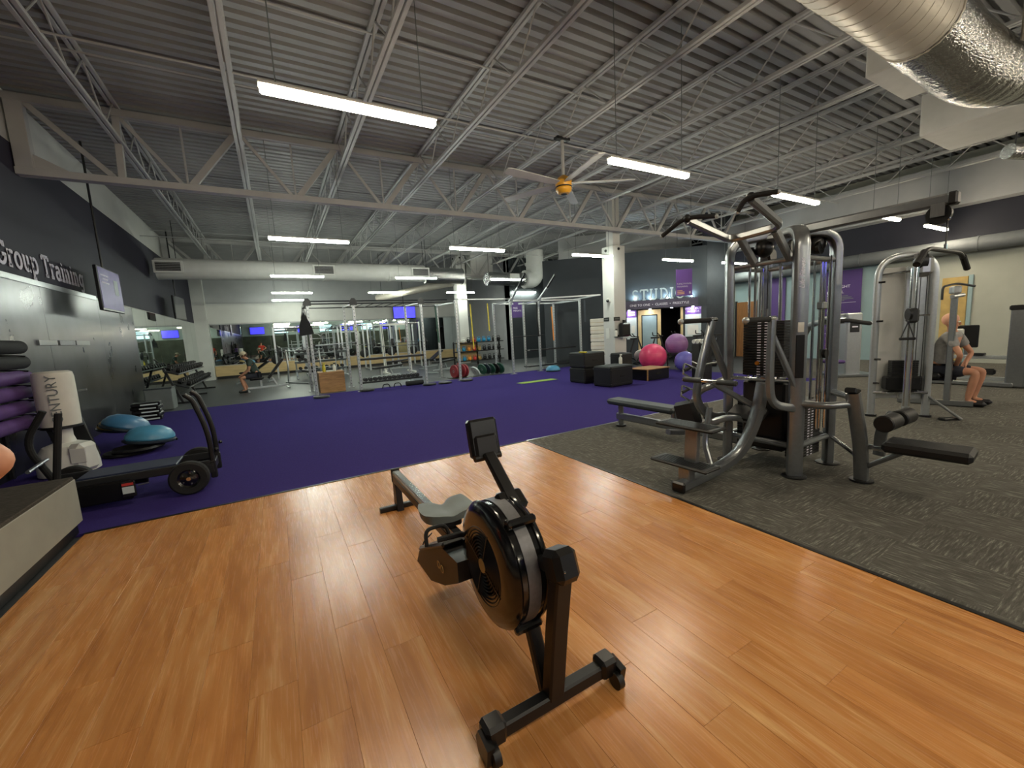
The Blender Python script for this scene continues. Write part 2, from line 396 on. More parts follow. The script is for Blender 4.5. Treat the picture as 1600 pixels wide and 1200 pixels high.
# ---------------------------------------------------------------- left wall
wl = struct(MB().box((LW-.1, (FW+BW)/2, CZ/2), (.2, BW-FW, CZ)).build('wall_left', 'wall_white'))
def wallpanel(name, y0, y1, z0, z1, m, th=.02, off=0.):
    return MB().box((LW+off+th/2, (y0+y1)/2, (z0+z1)/2), (th, y1-y0-.004, z1-z0), bev=.002).build(name, m, wl)
wallpanel('painted_band', FW, 24.1, 2.72, 4.8, 'wall_navy', .012)
wallpanel('sign_trim', FW, 11.9, 2.66, 2.745, 'silver_light', .03)
yy = 14.36
for i in range(9): wallpanel('steel_sheet', yy-2.44*(i+1), yy-2.44*i, 0, 2.68, 'brushed_panel', .018)
yy = 14.4
for i in range(8): wallpanel('mirror_pane', yy+1.21*i, min(yy+1.21*(i+1), 24.05), .35, 2.7, 'mirror', .012)
wallpanel('mirror_ledge', 14.4, 24.05, 0, .35, 'black_satin', .02)
for y0 in (9.05, 9.75, 10.42): wallpanel('slot_plate', y0, y0+.62, 1.73, 1.81, 'silver_frame', .03, .018)
# slab-serif sign
Mx = Matrix.Translation((LW+.025, 8.4, 2.86)) @ Matrix(((0, 0, 1, 0), (1, 0, 0, 0), (0, 1, 0, 0), (0, 0, 0, 1)))
sg = thing('wall_sign', 'white slab-serif wall lettering reading Group Training on the dark left wall', 'sign', (0, 0, 0))
lt, wdt = slab('Group Training', .335, 'ink_white', sg, Mx, .15, .006)
# square end pier and back wall
struct(MB().box((LW+.25, BW-.2, CZ/2), (.5, .4, CZ)).build('wall_pier', 'wall_white'))
wb = struct(MB().box((6.7, BW+.1, CZ/2), (20.2, .2, CZ)).build('wall_back', 'wall_grey'))
MB().box((4.5, BW-.015, 3.15), (15.3, .03, .95)).build('painted_band', 'wall_white', wb)
xx = LW+.52
for i in range(11):
    if xx+1.25 > 11.2: break
    MB().box((xx+.62, BW-.012, 1.645), (1.236, .024, 1.95), bev=.003).build('mirror_pane', 'mirror', wb)
    MB().box((xx+.62, BW-.04, .38), (1.236, .08, .5), bev=.004).build('kick_panel', 'kick_board', wb)
    xx += 1.24
MB().box((4.2, BW-.03, .065), (13.6, .06, .13)).build('base_strip', 'black_satin', wb)
# dark free-weight wall behind the rig
wd_ = struct(MB().box((15.2, 19.6, CZ/2), (8.4, .2, CZ)).build('wall_freeweight', 'wall_charcoal'))
struct(MB().box((11.1, 22.0, CZ/2), (.2, 5, CZ)).build('wall_return', 'wall_grey'))
# front wall behind the camera, with its television row
wf_ = struct(MB().box(((LW+RW)/2, FW-.1, CZ/2), (RW-LW+.4, .2, CZ)).build('wall_front', 'wall_teal'))
MB().box(((LW+RW)/2, FW+.015, 1.3), (RW-LW, .03, 2.6)).build('painted_band', mat('wall_green', '#2f3a33', .8, var=.35, scale=1.5), wf_)
# right wall
wr = struct(MB().box((RW+.1, 1.15, CZ/2), (.2, 18.4, CZ)).build('wall_right', 'wall_cream'))
MB().box((RW-.01, 7.9, 1.75), (.02, 4.7, 3.5)).build('painted_band', 'wall_teal', wr)
MB().box((RW-.02, 1.15, 3.75), (.04, 18.3, .9)).build('dark_band', 'band_dark', wr)
MB().box((RW-.25, 1.15, 4.75), (.5, 18.3, 1.1)).build('bulkhead', 'wall_grey', wr)
# studio corner: diagonal wall with an open doorway
A, B = V(12.3, 12.7, 0), V(14.71, 10.29, 0)
dA = (B-A).normalized(); nA = V(-dA.y, dA.x, 0); nA = nA if nA.dot(V(-1, -1, 0)) > 0 else -nA
RS = Matrix((dA, -nA, V(0, 0, 1))).transposed()     # local x along the wall, y away from the room
ws = struct(bpy.data.objects.new('wall_studio', None)); COL.objects.link(ws); ws.location = A; ws.rotation_euler = RS.to_euler()
Ls = (B-A).length
def SW(name, x0, x1, z0, z1, y0, y1, m, par=None, bev=0.): return MB().box(((x0+x1)/2, (y0+y1)/2, (z0+z1)/2), (x1-x0, y1-y0, z1-z0), bev=bev).build(name, m, par or ws)
d0, d1, d2 = .84, 1.72, 2.52       # door leaf from d0 to d1, dark opening to d2
SW('wall_section', -3.0, d0, 0, 4.4, 0, .2, 'wall_charcoal'); SW('wall_section', d2, Ls, 0, 4.4, 0, .2, 'wall_charcoal'); SW('wall_section', d0, d2, 2.12, 4.4, 0, .2, 'wall_charcoal')
struct(MB().box((15.6, 10.39, CZ/2), (1.8, .2, CZ)).build('wall_corner', mat('wall_dark', '#2b2e33', .8)))
struct(MB().box((13.5, 13.5, 4.98), (5.6, .2, 1.2), RZ(-PI/4)).build('wall_upper', 'wall_grey', None, loc=(.15, .15, 0)))
dr = struct(bpy.data.objects.new('door_1', None)); COL.objects.link(dr); dr.location = A; dr.rotation_euler = RS.to_euler()
for a in ((d0, d0+.13, 0, 2.1), (d1-.13, d1, 0, 2.1), (d0+.13, d1-.13, 1.9, 2.1), (d0+.13, d1-.13, 0, .25)): SW('door_rail', *a, .02, .08, 'birch', dr, .004)
SW('glass_frame', d0+.13, d1-.13, .25, 1.9, .03, .05, 'black_satin', dr); SW('glass_pane', d0+.17, d1-.17, .29, 1.86, .01, .045, 'frosted', dr)
SW('door_jamb', d2-.05, d2+.02, 0, 2.12, -.02, .2, 'birch', dr)
# dark studio room behind the opening
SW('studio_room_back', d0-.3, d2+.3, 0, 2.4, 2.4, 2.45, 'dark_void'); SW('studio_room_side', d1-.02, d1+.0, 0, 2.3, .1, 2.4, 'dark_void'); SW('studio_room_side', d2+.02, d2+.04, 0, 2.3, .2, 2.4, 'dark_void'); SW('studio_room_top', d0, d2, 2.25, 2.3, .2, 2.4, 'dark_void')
# header sign with letters standing on it
hs_ = thing('studio_sign', 'plum header sign with standing letters reading STUDIO over the corner doorway', 'sign', A); hs_.rotation_euler = RS.to_euler()
SW('header_box', .35, 3.05, 2.14, 2.46, -.32, 0, 'sign_plum', hs_, .004)
MS = Matrix.Translation((.62, -.24, 2.47)) @ Matrix(((1, 0, 0, 0), (0, 0, -1, 0), (0, 1, 0, 0), (0, 0, 0, 1)))
slab('STUDIO', .42, 'letter_steel', hs_, MS, .12, .05, gap=.12)
text('ONE TO ONE  \u2022  CLASSES  \u2022  FREESTYLE', .125, 'ink_white', hs_, (1.62, -.326, 2.28), (PI/2, 0, 0))
for i, x in enumerate((.75, 1.35, 1.95, 2.85)):
    up_ = thing('spotlight', ['small uplight behind the letter S of the studio sign', 'small uplight behind the letter U of the studio sign', 'small uplight behind the letter I of the studio sign', 'small uplight at the right end of the studio sign'][i], 'light', A+V(0, 0, .001), group='uplights on the studio sign')
    up_.rotation_euler = RS.to_euler(); MB().cyl((x, -.1, 2.462), (x, -.1, 2.5), .04, 10).build('housing', 'black_satin', up_); MB().cyl((x, -.1, 2.5), (x, -.1, 2.505), .033, 10).build('bulb', 'bulb_glow', up_)
for i, x in enumerate((.5, 1.3, 2.1, 2.88)):
    dn = thing('downlight', ['small downlight under the left end of the studio sign', 'small downlight over the glazed studio door', 'small downlight over the dark studio doorway', 'small downlight over the right studio notice board'][i], 'light', A, group='downlights under the studio sign')
    dn.rotation_euler = RS.to_euler(); MB().cyl((x, -.2, 2.14), (x, -.2, 2.115), .05, 10).build('trim_ring', 'white_plastic', dn); MB().cyl((x, -.2, 2.115), (x, -.2, 2.11), .04, 10).build('bulb', 'spot_glow', dn)
def board(x0, x1, label):
    t = thing('notice_board', label, 'notice board', A); t.rotation_euler = RS.to_euler()
    SW('board', x0, x1, .95, 1.82, -.03, -.001, 'paper', t, .004); SW('heading', x0, x1, 1.82, 2.11, -.035, -.001, 'banner_purple', t, .004)
    return t
bd = board(2.62, 3.2, 'notice board with purple heading to the right of the studio doorway')
text('WORK OUT\nWITH US', .11, 'ink_white', bd, (2.91, -.038, 1.98), (PI/2, 0, 0)); SW('framed_sheet', 2.9, 3.14, 1.5, 1.74, -.045, -.03, 'white_plastic', bd, .003); SW('sheet', 2.7, 3.1, 1.02, 1.4, -.036, -.03, 'white_plastic', bd)
bd = board(.4, .78, 'narrow notice board with purple heading between white column and glazed studio door')
[SW('print_line', .46, .72, z, z+.06, -.04, -.034, 'ink_white', bd) for z in (2.0, 1.9)]; SW('sheet', .58, .72, 1.2, 1.5, -.036, -.03, 'white_plastic', bd)
# ---------------------------------------------------------------- ceiling deck, joists, girders
dk = MB(); prof = []; y = FW; pt = .19
while y < BW+.3:
    prof += [(y, CZ), (y+.1, CZ), (y+.115, CZ+.07), (y+.175, CZ+.07)]; y += pt
vv = []; ff = []
for x in (LW-.1, RW+2.5):
    vv += [(x, a, z) for a, z in prof]
n = len(prof); ff = [(i, i+1, n+i+1, n+i) for i in range(n-1)]
dk.add(vv, ff); ceil = struct(dk.build('ceiling', 'deck_grey', ang=20))
struct(MB().box(((LW+RW+2.4)/2, (FW+BW)/2, CZ+.12), (RW-LW+2.6, BW-FW+.6, .1)).build('ceiling_backing', 'deck_grey'))
JX = [-1.86+1.71*k for k in range(12)]
JB, JT = 5.0, 5.57
jt0 = MB()
for s_ in (-.035, .035): jt0.box((s_, (FW+BW)/2, 0), (.05, BW-FW-.2, .05), bev=.004)
top0 = bot0 = web0 = None
for jx in JX:
    j = struct(bpy.data.objects.new('roof_joist', None)); COL.objects.link(j); j.location = (jx, 0, 0)
    if top0 is None:
        top0 = jt0.build('top_chord', 'steel_paint', j, loc=(0, 0, JT)); bot0 = share(top0, 'bottom_chord', j, (0, 0, JB))
        web0 = MB().tube([(0, -.3, JT), (0, .3, JB)], .013, 6).build('web_rod', 'steel_paint', j); web0.location = (0, 4.9, 0)
        first = True
    else:
        share(top0, 'top_chord', j, (0, 0, JT)); share(top0, 'bottom_chord', j, (0, 0, JB)); first = False
    y = 4.9+(.6 if first else 0); k = 1 if first else 0
    far = MB()
    while y < BW-.4:
        if y < 12.5: share(web0, 'web_rod', j, (0, y, 0), sc=(1, -1 if k % 2 else 1, 1))
        else: far.tube([(0, y-(.3 if k % 2 == 0 else -.3), JT), (0, y+(.3 if k % 2 == 0 else -.3), JB)], .013, 5)
        y += .6; k += 1
    y = 4.3; k = 1
    while y > FW+.4:
        far.tube([(0, y-(.3 if k % 2 == 0 else -.3), JT), (0, y+(.3 if k % 2 == 0 else -.3), JB)], .013, 5); y -= .6; k += 1
    far.build('far_web', 'steel_paint', j)['kind'] = 'stuff'
for y in (1.2, 6.62, 7.9, 11.6, 13.2, 16.6, 18.1, 22.0):
    z = JB+.0 if y in (6.62, 11.6, 16.6, 22.0, 1.2) else JT-.06
    struct(MB().tube([(LW, y, z), (RW, y, z)], .014, 6).build('joist_bridging', 'steel_paint'))
GT, GB = 5.46, 4.39
GX1 = 16.3
def girder(Y):
    g = struct(bpy.data.objects.new('roof_girder', None)); COL.objects.link(g); g.location = (0, Y, 0)
    for nm, z in (('top_chord', GT), ('bottom_chord', GB)):
        b = MB()
        for s_ in (-.045, .045): b.box(((LW+GX1)/2, s_, z), (GX1-LW-.04, .07, .11), bev=.006)
        b.build(nm, 'steel_paint', g)
    MB().box((LW+.13, 0, (GT+GB)/2), (.2, .14, GT-GB), bev=.006).build('end_post', 'steel_paint', g)
    MB().prism([(LW+.2, GB), (LW+.75, GB), (LW+.2, GB+.3)], .02, Matrix.Rotation(PI/2, 4, 'X')).build('gusset_plate', 'steel_paint', g)
    b = MB(); b.beam((LW+.2, 0, GT), (-1.95, 0, GB), .07, .08); b.build('diagonal', 'steel_paint', g)
    b = MB(); b.beam((-1.86, 0, GT), (-1.9, 0, GB), .09, .1); b.build('vertical', 'steel_paint', g)
    k = 0; bx = -1.02; da = db = vt = None
    while bx < GX1-.3:
        tl = -1.86+1.71*k
        if da is None:
            da = MB().beam((-.84, 0, GT), (-.03, 0, GB), .05, .055).build('diagonal', 'steel_paint', g, loc=(bx, 0, 0))
            db = MB().beam((.84, 0, GT), (.03, 0, GB), .09, .1).build('diagonal', 'steel_paint', g, loc=(bx, 0, 0))
            vt = MB().beam((0, 0, GT), (0, 0, GB), .03, .03).build('vertical', 'steel_paint', g, loc=(bx, 0, 0))
        else:
            share(da, 'diagonal', g, (bx, 0, 0)); share(db, 'diagonal', g, (bx, 0, 0)); share(vt, 'vertical', g, (bx, 0, 0))
        bx += 1.71; k += 1
for Y in (-.6, 9.5, 19.3): girder(Y)
# ---------------------------------------------------------------- columns
def column(x, y, w, z1, narrow, labelname):
    c = struct(bpy.data.objects.new(labelname, None)); COL.objects.link(c); c.location = (x, y, 0)
    MB().box((0, 0, z1/2), (w, w, z1), bev=.012).build('casing', 'wall_white', c)
    if narrow: MB().box((.02, .02, (z1+GT)/2), (narrow, narrow, GT-z1), bev=.01).build('steel_stub', 'wall_white', c)
    for (px, py, pz) in ((-w/2-.01, .05, z1-.12), (-.02, -w/2-.01, z1-.1)): MB().ball((px, py, pz), .045, 10).build('junction_cap', 'black_satin', c)
    return c
col1 = column(9.5, 9.9, .5, 3.98, .3, 'wall_column')
column(8.55, 20.0, .5, GT, 0, 'wall_column')
struct(MB().box((9.55, 19.6, 4.95), (1.25, .6, 1.3), bev=.01).build('trim_soffit', 'duct_white'))
# ---------------------------------------------------------------- linear lamps
LX = [.86, 4.62, 8.32, 12.05]
def lamp0():
    t = thing('linear_lamp', 'x', 'lamp', (0, 0, 3.6), group='suspended linear lamps')
    MB().box((0, 0, .035), (1.5, .09, .03), bev=.006).build('housing', 'white_plastic', t)
    MB().box((0, 0, -.005), (1.48, .085, .05), bev=.015).build('diffuser', 'lens_warm', t)
    for s_ in (-.62, .62): MB().cyl((s_, 0, .05), (s_, 0, CZ-3.6), .005, 6).build('hanger', 'grey_seat', t)
    return t
pl_ = lamp0(); used = False
rows = {4.07: 'nearest row over the wood floor', 9.5: 'second row under the near roof girder', 14.62: 'third row above the training rig', 19.4: 'fourth row before the back mirror', 22.7: 'last row at the back wall', -1.2: 'row beyond the near floor edge', -6.2: 'rearmost row near the televisions'}
ordn = ['first', 'second', 'third', 'fourth', 'fifth']
for y, rn in rows.items():
    for i, x in enumerate(LX+([15.2] if y < 10 else [])):
        if y > 22 and x > 4: continue
        lab = '%s hanging strip lamp from the left in the %s' % (ordn[i], rn)
        if not used: pl_.location = (x, y, 3.6); pl_['label'] = lab; used = True
        else:
            o = dup(pl_, (x, y, 3.6), 0, lab)
            if y > 5:
                for c in kids(o):
                    if c.name.startswith('diffuser'): c.material_slots[0].link = 'OBJECT'; c.material_slots[0].material = MATS['lens_glow']
# ---------------------------------------------------------------- rowing machine in the foreground
t = thing('rowing_machine', 'black rowing machine with big flywheel and grey seat on the wood floor', 'rowing machine', (.82, 1.25, 0))
MB().rail([(-.29, 0, .075), (.29, 0, .075)], .055, .06).build('front_foot_bar', 'black_satin', t)
for s_ in (-1, 1):
    c = MB().box((s_*.275, 0, .085), (.085, .085, .085), bev=.014).build('foot_cap', 'black_plastic', t)
    MB().prism([(-.045, .03), (.035, .045), (.06, .0), (.04, -.05), (-.03, -.05)], .03, Matrix.Translation((s_*.318, -.025, .06)) @ Matrix.Rotation(PI/2, 4, 'Y') @ Matrix.Rotation(PI/2, 4, 'Z')).build('caster_bracket', 'black_plastic', c)
    MB().cyl((s_*.297-.014, -.05, .036), (s_*.297+.014, -.05, .036), .036, 16).build('caster_wheel', 'black_satin', c)
MB().rail([(0, 0, .09), (.005, -.035, .38), (.01, -.075, .66)], .075, .062, up=(0, 1, 0)).build('front_leg', 'black_satin', t)
MB().rail([(-.005, .04, .08), (-.01, .12, .3), (-.02, .2, .5)], .06, .045, up=(0, 1, 0)).build('leg_brace', 'black_satin', t)
MB().box((.01, -.075, .68), (.105, .115, .125), RX(-.35), .022).build('leg_cap', 'black_plastic', t)
MB().ball((-.018, -.137, .69), .005, 8).build('cap_screw', 'chrome', t)
MB().rail([(0, -.05, .66), (0, .12, .64), (0, .22, .58)], .06, .05).build('leg_bridge', 'black_satin', t)
fc = V(-.05, .265, .565)
MF = Matrix.Translation(fc) @ Matrix.Rotation(PI/2, 4, 'Y')
fh = MB().lathe([(.12, -.102), (.17, -.108), (.225, -.102), (.255, -.088), (.268, -.07), (.266, -.062), (.258, -.058), (.258, .044), (.266, .048), (.268, .056), (.255, .075), (.225, .088), (.17, .093), (.12, .088)], 56, MF, cap=False).build('flywheel_housing', 'black_gloss', t)
MB().lathe([(.259, -.034), (.2625, -.034), (.2625, .022), (.259, .022), (.259, -.034)], 56, MF, cap=False).build('perforated_band', 'perf_grey', fh)
for sd in (-1, 1):
    gb = MB()
    for r in [.035+.0145*i for i in range(10)]:
        gb.lathe([(r-.0035, sd*.098-.007), (r, sd*.103-.007), (r+.0035, sd*.098-.007)], 40, MF, cap=False)
    for k in range(4):
        a = k*PI/2+.4; gb.beam(MF @ V(.03*math.cos(a), .03*math.sin(a), sd*.1-.007), MF @ V(.17*math.cos(a), .17*math.sin(a), sd*.1-.007), .006, .006)
    gb.build('grille', 'black_satin', fh)
    MB().lathe([(.001, sd*.075), (.175, sd*.08)], 32, MF).build('grille_back', 'dark_void', fh)
    MB().cyl(MF @ V(0, 0, sd*.085-.007), MF @ V(0, 0, sd*.104-.007), .03, 20).build('badge', 'tan', fh)
for a in (78, 15, 285):
    r = .272; ca, sa = math.cos(math.radians(a)), math.sin(math.radians(a))
    d = V(0, -ca, sa) if False else None
for ang, sc in ((56, 1.), (-50, .7)):
    a = math.radians(ang); pos = fc+V(0, -math.cos(a)*.266, math.sin(a)*.266)
    R = RX(-(PI/2-a))
    k = MB().box(pos, (.125, .085*sc, .034), R, .009).build('housing_clip', 'black_gloss', fh)
    MB().ball(pos+V(-.06, 0, 0)+(R @ V(0, -.02, .014)), .012, 10).build('clip_knob', 'black_plastic', k)
# monitor arm and monitor
MB().rail([(.01, .25, .8), (.02, .36, .86), (.02, .5, .965)], .062, .03, up=(0, -.6, .8)).build('monitor_arm', 'black_satin', t)
MB().box((.01, .28, .81), (.13, .1, .035), RX(.55), .012).build('arm_mount', 'black_plastic', t)
mo = MB().box((.022, .56, 1.035), (.155, .05, .19), RX(-.22), .012).build('monitor', 'black_plastic', t)
MB().box((.022, .53, 1.0), (.12, .035, .11), RX(-.22), .01).build('battery_cover', 'black_satin', mo)
MB().box((.022, .585, 1.045), (.12, .006, .13), RX(-.22), .002).build('screen', 'screen_dark', mo)
MB().cyl((-.05, .515, .95), (.09, .515, .95), .017, 12).build('pivot_bar', 'black_plastic', t)
# rail, rear leg
rl = MB().rail([(0, .45, .33), (0, 2.44, .30)], .062, .105).build('slide_rail', 'silver_light', t)
MB().box((0, 1.45, .3705), (.05, 1.9, .006), RX(-.0151), .001).build('rail_top', 'chrome', rl)
for s_ in (-1, 1): MB().box((s_*.034, 1.6, .305), (.006, 1.6, .05), RX(-.0151)).build('rail_side', 'dark_frame', rl)
MB().box((0, 2.445, .31), (.075, .03, .125), bev=.006).build('rail_end_cap', 'black_plastic', rl)
MB().prism([(-.09, 0), (.03, 0), (.02, .29), (-.05, .27)], .055, Matrix.Translation((0, 2.44, 0)) @ Matrix(((0, 0, 1, 0), (1, 0, 0, 0), (0, 1, 0, 0), (0, 0, 0, 1)))).build('rear_leg', 'black_satin', t)
MB().rail([(-.17, 2.42, .022), (.17, 2.42, .022)], .05, .044).build('rear_foot_bar', 'black_satin', t)
# contoured seat
sb = MB(); NX, NY = 14, 10; vv = []; ff = []
def seat_outline(u, v):     # u across, v along
    x = u*.165*(1-.12*abs(v)**3); y = v*.13*(1-.18*abs(u)**4)
    if v > 0: y -= .05*math.exp(-(u/.3)**2)*v
    z = .018*abs(u)**2+.012*v**2-.012*math.exp(-(u/.25)**2)
    return x, y, z
for lay in (0, 1):
    for i in range(NX+1):
        for j in range(NY+1):
            u, v = -1+2*i/NX, -1+2*j/NY; x, y, z = seat_outline(u, v); e = max(abs(u), abs(v))**6
            vv.append((x*(1 if lay == 0 else .94), 1.13+y*(1 if lay == 0 else .94), .475+z-.012*e if lay == 0 else .425+.3*z))
def gi(l, i, j): return l*(NX+1)*(NY+1)+i*(NY+1)+j
for l in (0, 1):
    for i in range(NX):
        for j in range(NY): ff.append((gi(l, i, j), gi(l, i+1, j), gi(l, i+1, j+1), gi(l, i, j+1)))
for i in range(NX): ff += [(gi(0, i, 0), gi(0, i+1, 0), gi(1, i+1, 0), gi(1, i, 0)), (gi(0, i, NY), gi(0, i+1, NY), gi(1, i+1, NY), gi(1, i, NY))]
for j in range(NY): ff += [(gi(0, 0, j), gi(0, 0, j+1), gi(1, 0, j+1), gi(1, 0, j)), (gi(0, NX, j), gi(0, NX, j+1), gi(1, NX, j+1), gi(1, NX, j))]
sb.add(vv, ff); sb.build('seat', 'grey_seat', t, 60)
MB().box((0, 1.13, .405), (.13, .2, .05), bev=.01).build('seat_carriage', 'black_plastic', t)
for s_ in (-1, 1):
    fp = MB().box((s_*.15, .82, .415), (.14, .5, .028), RX(-.46), .012).build('foot_board', 'black_plastic', t)
    MB().prism([(1.12, .19), (1.05, .29), (.62, .5), (.42, .52), (.42, .42), (.62, .3), (.86, .2)], .125, Matrix.Translation((s_*.15, 0, 0)) @ Matrix(((0, 0, 1, 0), (1, 0, 0, 0), (0, 1, 0, 0), (0, 0, 0, 1)))).build('foot_housing', 'black_satin', fp)
    MB().tube(fil([(s_*.15-.07, .86, .4), (s_*.15-.06, .9, .48), (s_*.15+.06, .9, .48), (s_*.15+.07, .86, .4)], .04), .011, 6).build('foot_strap', 'black_foam', fp)
    MB().box((s_*.15, 1.02, .26), (.12, .05, .08), RX(-.62), .01).build('heel_cup', 'black_plastic', fp)
    text('C2' if False else 'OO', .06, 'tan', fp, (s_*.15-.067, .66, .38), (PI/2, 0, -PI/2), name='emblem', ext=.001) if s_ < 0 else None
MB().tube([(-.24, .6, .56), (-.05, .56, .57), (.05, .56, .57), (.24, .6, .56)], .014, 8).build('handle', 'black_foam', t)
MB().box((0, .55, .36), (.12, .34, .12), bev=.015).build('chain_cover', 'black_plastic', t)
MB().tube(fil([(-.15, .98, .41), (-.19, 1.05, .33), (-.2, 1.0, .25), (-.14, .9, .22)], .03), .004, 5).build('loose_cord', 'black_satin', t)
# ---------------------------------------------------------------- multi-station cable gym
GO = V(4.55, 2.35, 0)
def G(x, y, z): return V(x, y, z)-GO
gy_ = thing('multi_gym', 'silver four-sided cable multi-gym tower with pull-up handles and step plates on the carpet', 'exercise machine', GO)
PX, PY = .33, .34
def gp(name, b, m='silver_frame', par=None): return b.build(name, m, par or gy_)
for (sx, sy) in ((-1, -1), (-1, 1), (1, -1), (1, 1)):
    x, y = sx*PX, sy*PY
    path = fil([(x, y, .02), (x, y, 2.33), (x*.25, y*.25, 2.36)], .26, 8)
    up = V(sx, sy, 0).normalized()
    po = gp('post', MB().sweep(path, [(.066*math.copysign(abs(math.cos(2*PI*i/14))**.55, math.cos(2*PI*i/14)), .042*math.copysign(abs(math.sin(2*PI*i/14))**.55, math.sin(2*PI*i/14))) for i in range(14)], up=up))
    gp('foot_plate', MB().lathe([(.02, 0), (.1, 0), (.105, .012), (.09, .02), (.02, .022)], 20, Matrix.Translation((x, y, 0))), 'black_satin', po)
    if (sx, sy) == (-1, -1):
        text('Life Fitness', .06, 'ink_white', po, (x-.0305, y-.0305, 1.92), (PI/2, -PI/2, -PI/4), name='logo', ext=.001, sx=1., shear=.35)
        gp('number_pad', MB().box((x-.03, y-.03, 1.17), (.07, .012, .4), RZ(-PI/4), .004), 'black_plastic', po)
        gp('sticker', MB().box((x-.03, y-.03, 1.44), (.05, .012, .09), RZ(-PI/4), .002), 'white_plastic', po)
for z in (2.07,):
    for a, b in (((-PX, -PY), (-PX, PY)), ((-PX, -PY), (PX, -PY)), ((PX, -PY), (PX, PY)), ((-PX, PY), (PX, PY))): gp('top_rail', MB().tube([(*a, z), (*b, z)], .024, 10), 'silver_frame')
for a, b in (((-PX, -PY), (-PX, PY)), ((-PX, -PY), (PX, -PY)), ((PX, -PY), (PX, PY)), ((-PX, PY), (PX, PY))): gp('base_rail', MB().tube([(*a, .3), (*b, .3)], .03, 10), 'silver_frame')
gp('cross_bar', MB().tube([(-PX-.02, -PY-.02, .93), (-PX-.02, PY+.02, .93)], .02, 10), 'chrome')
gp('hub', MB().box((0, 0, 2.34), (.3, .3, .09), bev=.03), 'silver_frame')
def stack(cx, cy, z0, n, ax, wdt=.4, dp=.13):
    pl = None
    for i in range(n):
        z = z0+i*.0275+.0137
        if pl is None:
            b = MB().box((0, 0, 0), (wdt, dp, .025), bev=.003); pl = gp('weight_plate', b, 'black_satin'); o = pl
        else: o = share(pl, 'weight_plate', gy_)
        o.location = (cx, cy, z); o.rotation_euler = (0, 0, ax)
        mk = MB()
    n_ = V(math.sin(ax), -math.cos(ax), 0)
    m0 = None
    for i in range(n):
        for s_ in (-.035, .035):
            p = V(cx, cy, z0+i*.0275+.0137)+n_*(dp/2+.001)+V(math.cos(ax), math.sin(ax), 0)*s_
            if m0 is None: m0 = gp('number_mark', MB().box((0, 0, 0), (.034, .003, .01)), 'ink_white'); o = m0
            else: o = share(m0, 'number_mark', gy_)
            o.location = p; o.rotation_euler = (0, 0, ax)
    for s_ in (-.12, .12):
        p = V(math.cos(ax), math.sin(ax), 0)*s_
        gp('guide_rod', MB().cyl(V(cx, cy, .3)+p, V(cx, cy, 2.07)+p, .0125, 10), 'chrome')
    gp('selector_stem', MB().cyl((cx, cy, z0+n*.0275), (cx, cy, z0+n*.0275+.12), .012, 8), 'steel')
    gp('lift_cable', MB().cyl((cx, cy, z0+n*.0275+.12), (cx, cy, 2.1), .005, 6), 'black_satin')
    return n_
stack(-PX+.09, 0, .96, 20, -PI/2)
gp('selector_pin', MB().ball((-PX+.005, .04, 1.09), .022, 12), 'pin_orange')
stack(0, -PY+.09, .14, 20, 0)
stack(PX-.09, 0, .14, 20, PI/2); stack(0, PY-.09, .14, 20, PI)
gp('shroud', MB().box((-PX+.09, 0, .55), (.1, .42, .7), bev=.02), 'black_plastic')
for (x, y) in ((-.2, -.2), (.2, -.25), (-.2, .2), (.2, .2)):
    gp('pulley', MB().cyl((x, y-.015, 2.2), (x, y+.015, 2.2), .065, 20), 'black_plastic')
gp('pulley_cover', MB().ball((.24, -.2, 2.24), .1, 18, (1, .8, 1)), 'black_plastic')
gp('pulley_cover', MB().ball((-.1, .12, 2.25), .1, 18, (1, .8, 1)), 'black_plastic')
for (x, y) in ((.1, -PY+.02), (.16, -PY+.02), (.22, -PY)): gp('guide_tube', MB().cyl((x, y, .4), (x, y, 2.07), .013, 10), 'chrome')
gp('cable_pulley', MB().cyl((.15, -PY-.03, 1.16), (.15, -PY+.0, 1.16), .045, 16), 'black_plastic')
gp('carriage', MB().box((.06, -PY-.01, 1.63), (.09, .06, .07), bev=.01), 'steel')
gp('cable', MB().tube([(.16, -PY-.03, .75), (.16, -PY-.03, 2.1)], .005, 6), 'black_satin')
# overhead pulldown arm
pa = gp('pulldown_arm', MB().rail([(0, -.1, 2.37), (0, -1.2, 2.36)], .075, .085, b=.015))
gp('arm_end_cap', MB().box((0, -1.215, 2.36), (.085, .06, .095), bev=.012), 'black_satin', pa)
gp('arm_pulley', MB().cyl((-.02, -1.14, 2.26), (.02, -1.14, 2.26), .075, 20), 'black_plastic', pa)
gp('pulley_bracket', MB().box((-.035, -1.14, 2.29), (.012, .08, .1)), 'steel', pa)
gp('cable', MB().cyl((0, -1.19, 2.26), (0, -1.19, 2.02), .005, 6), 'black_satin', pa)
gp('swivel', MB().ball((0, -1.19, 2.22), .02, 10), 'chrome', pa)
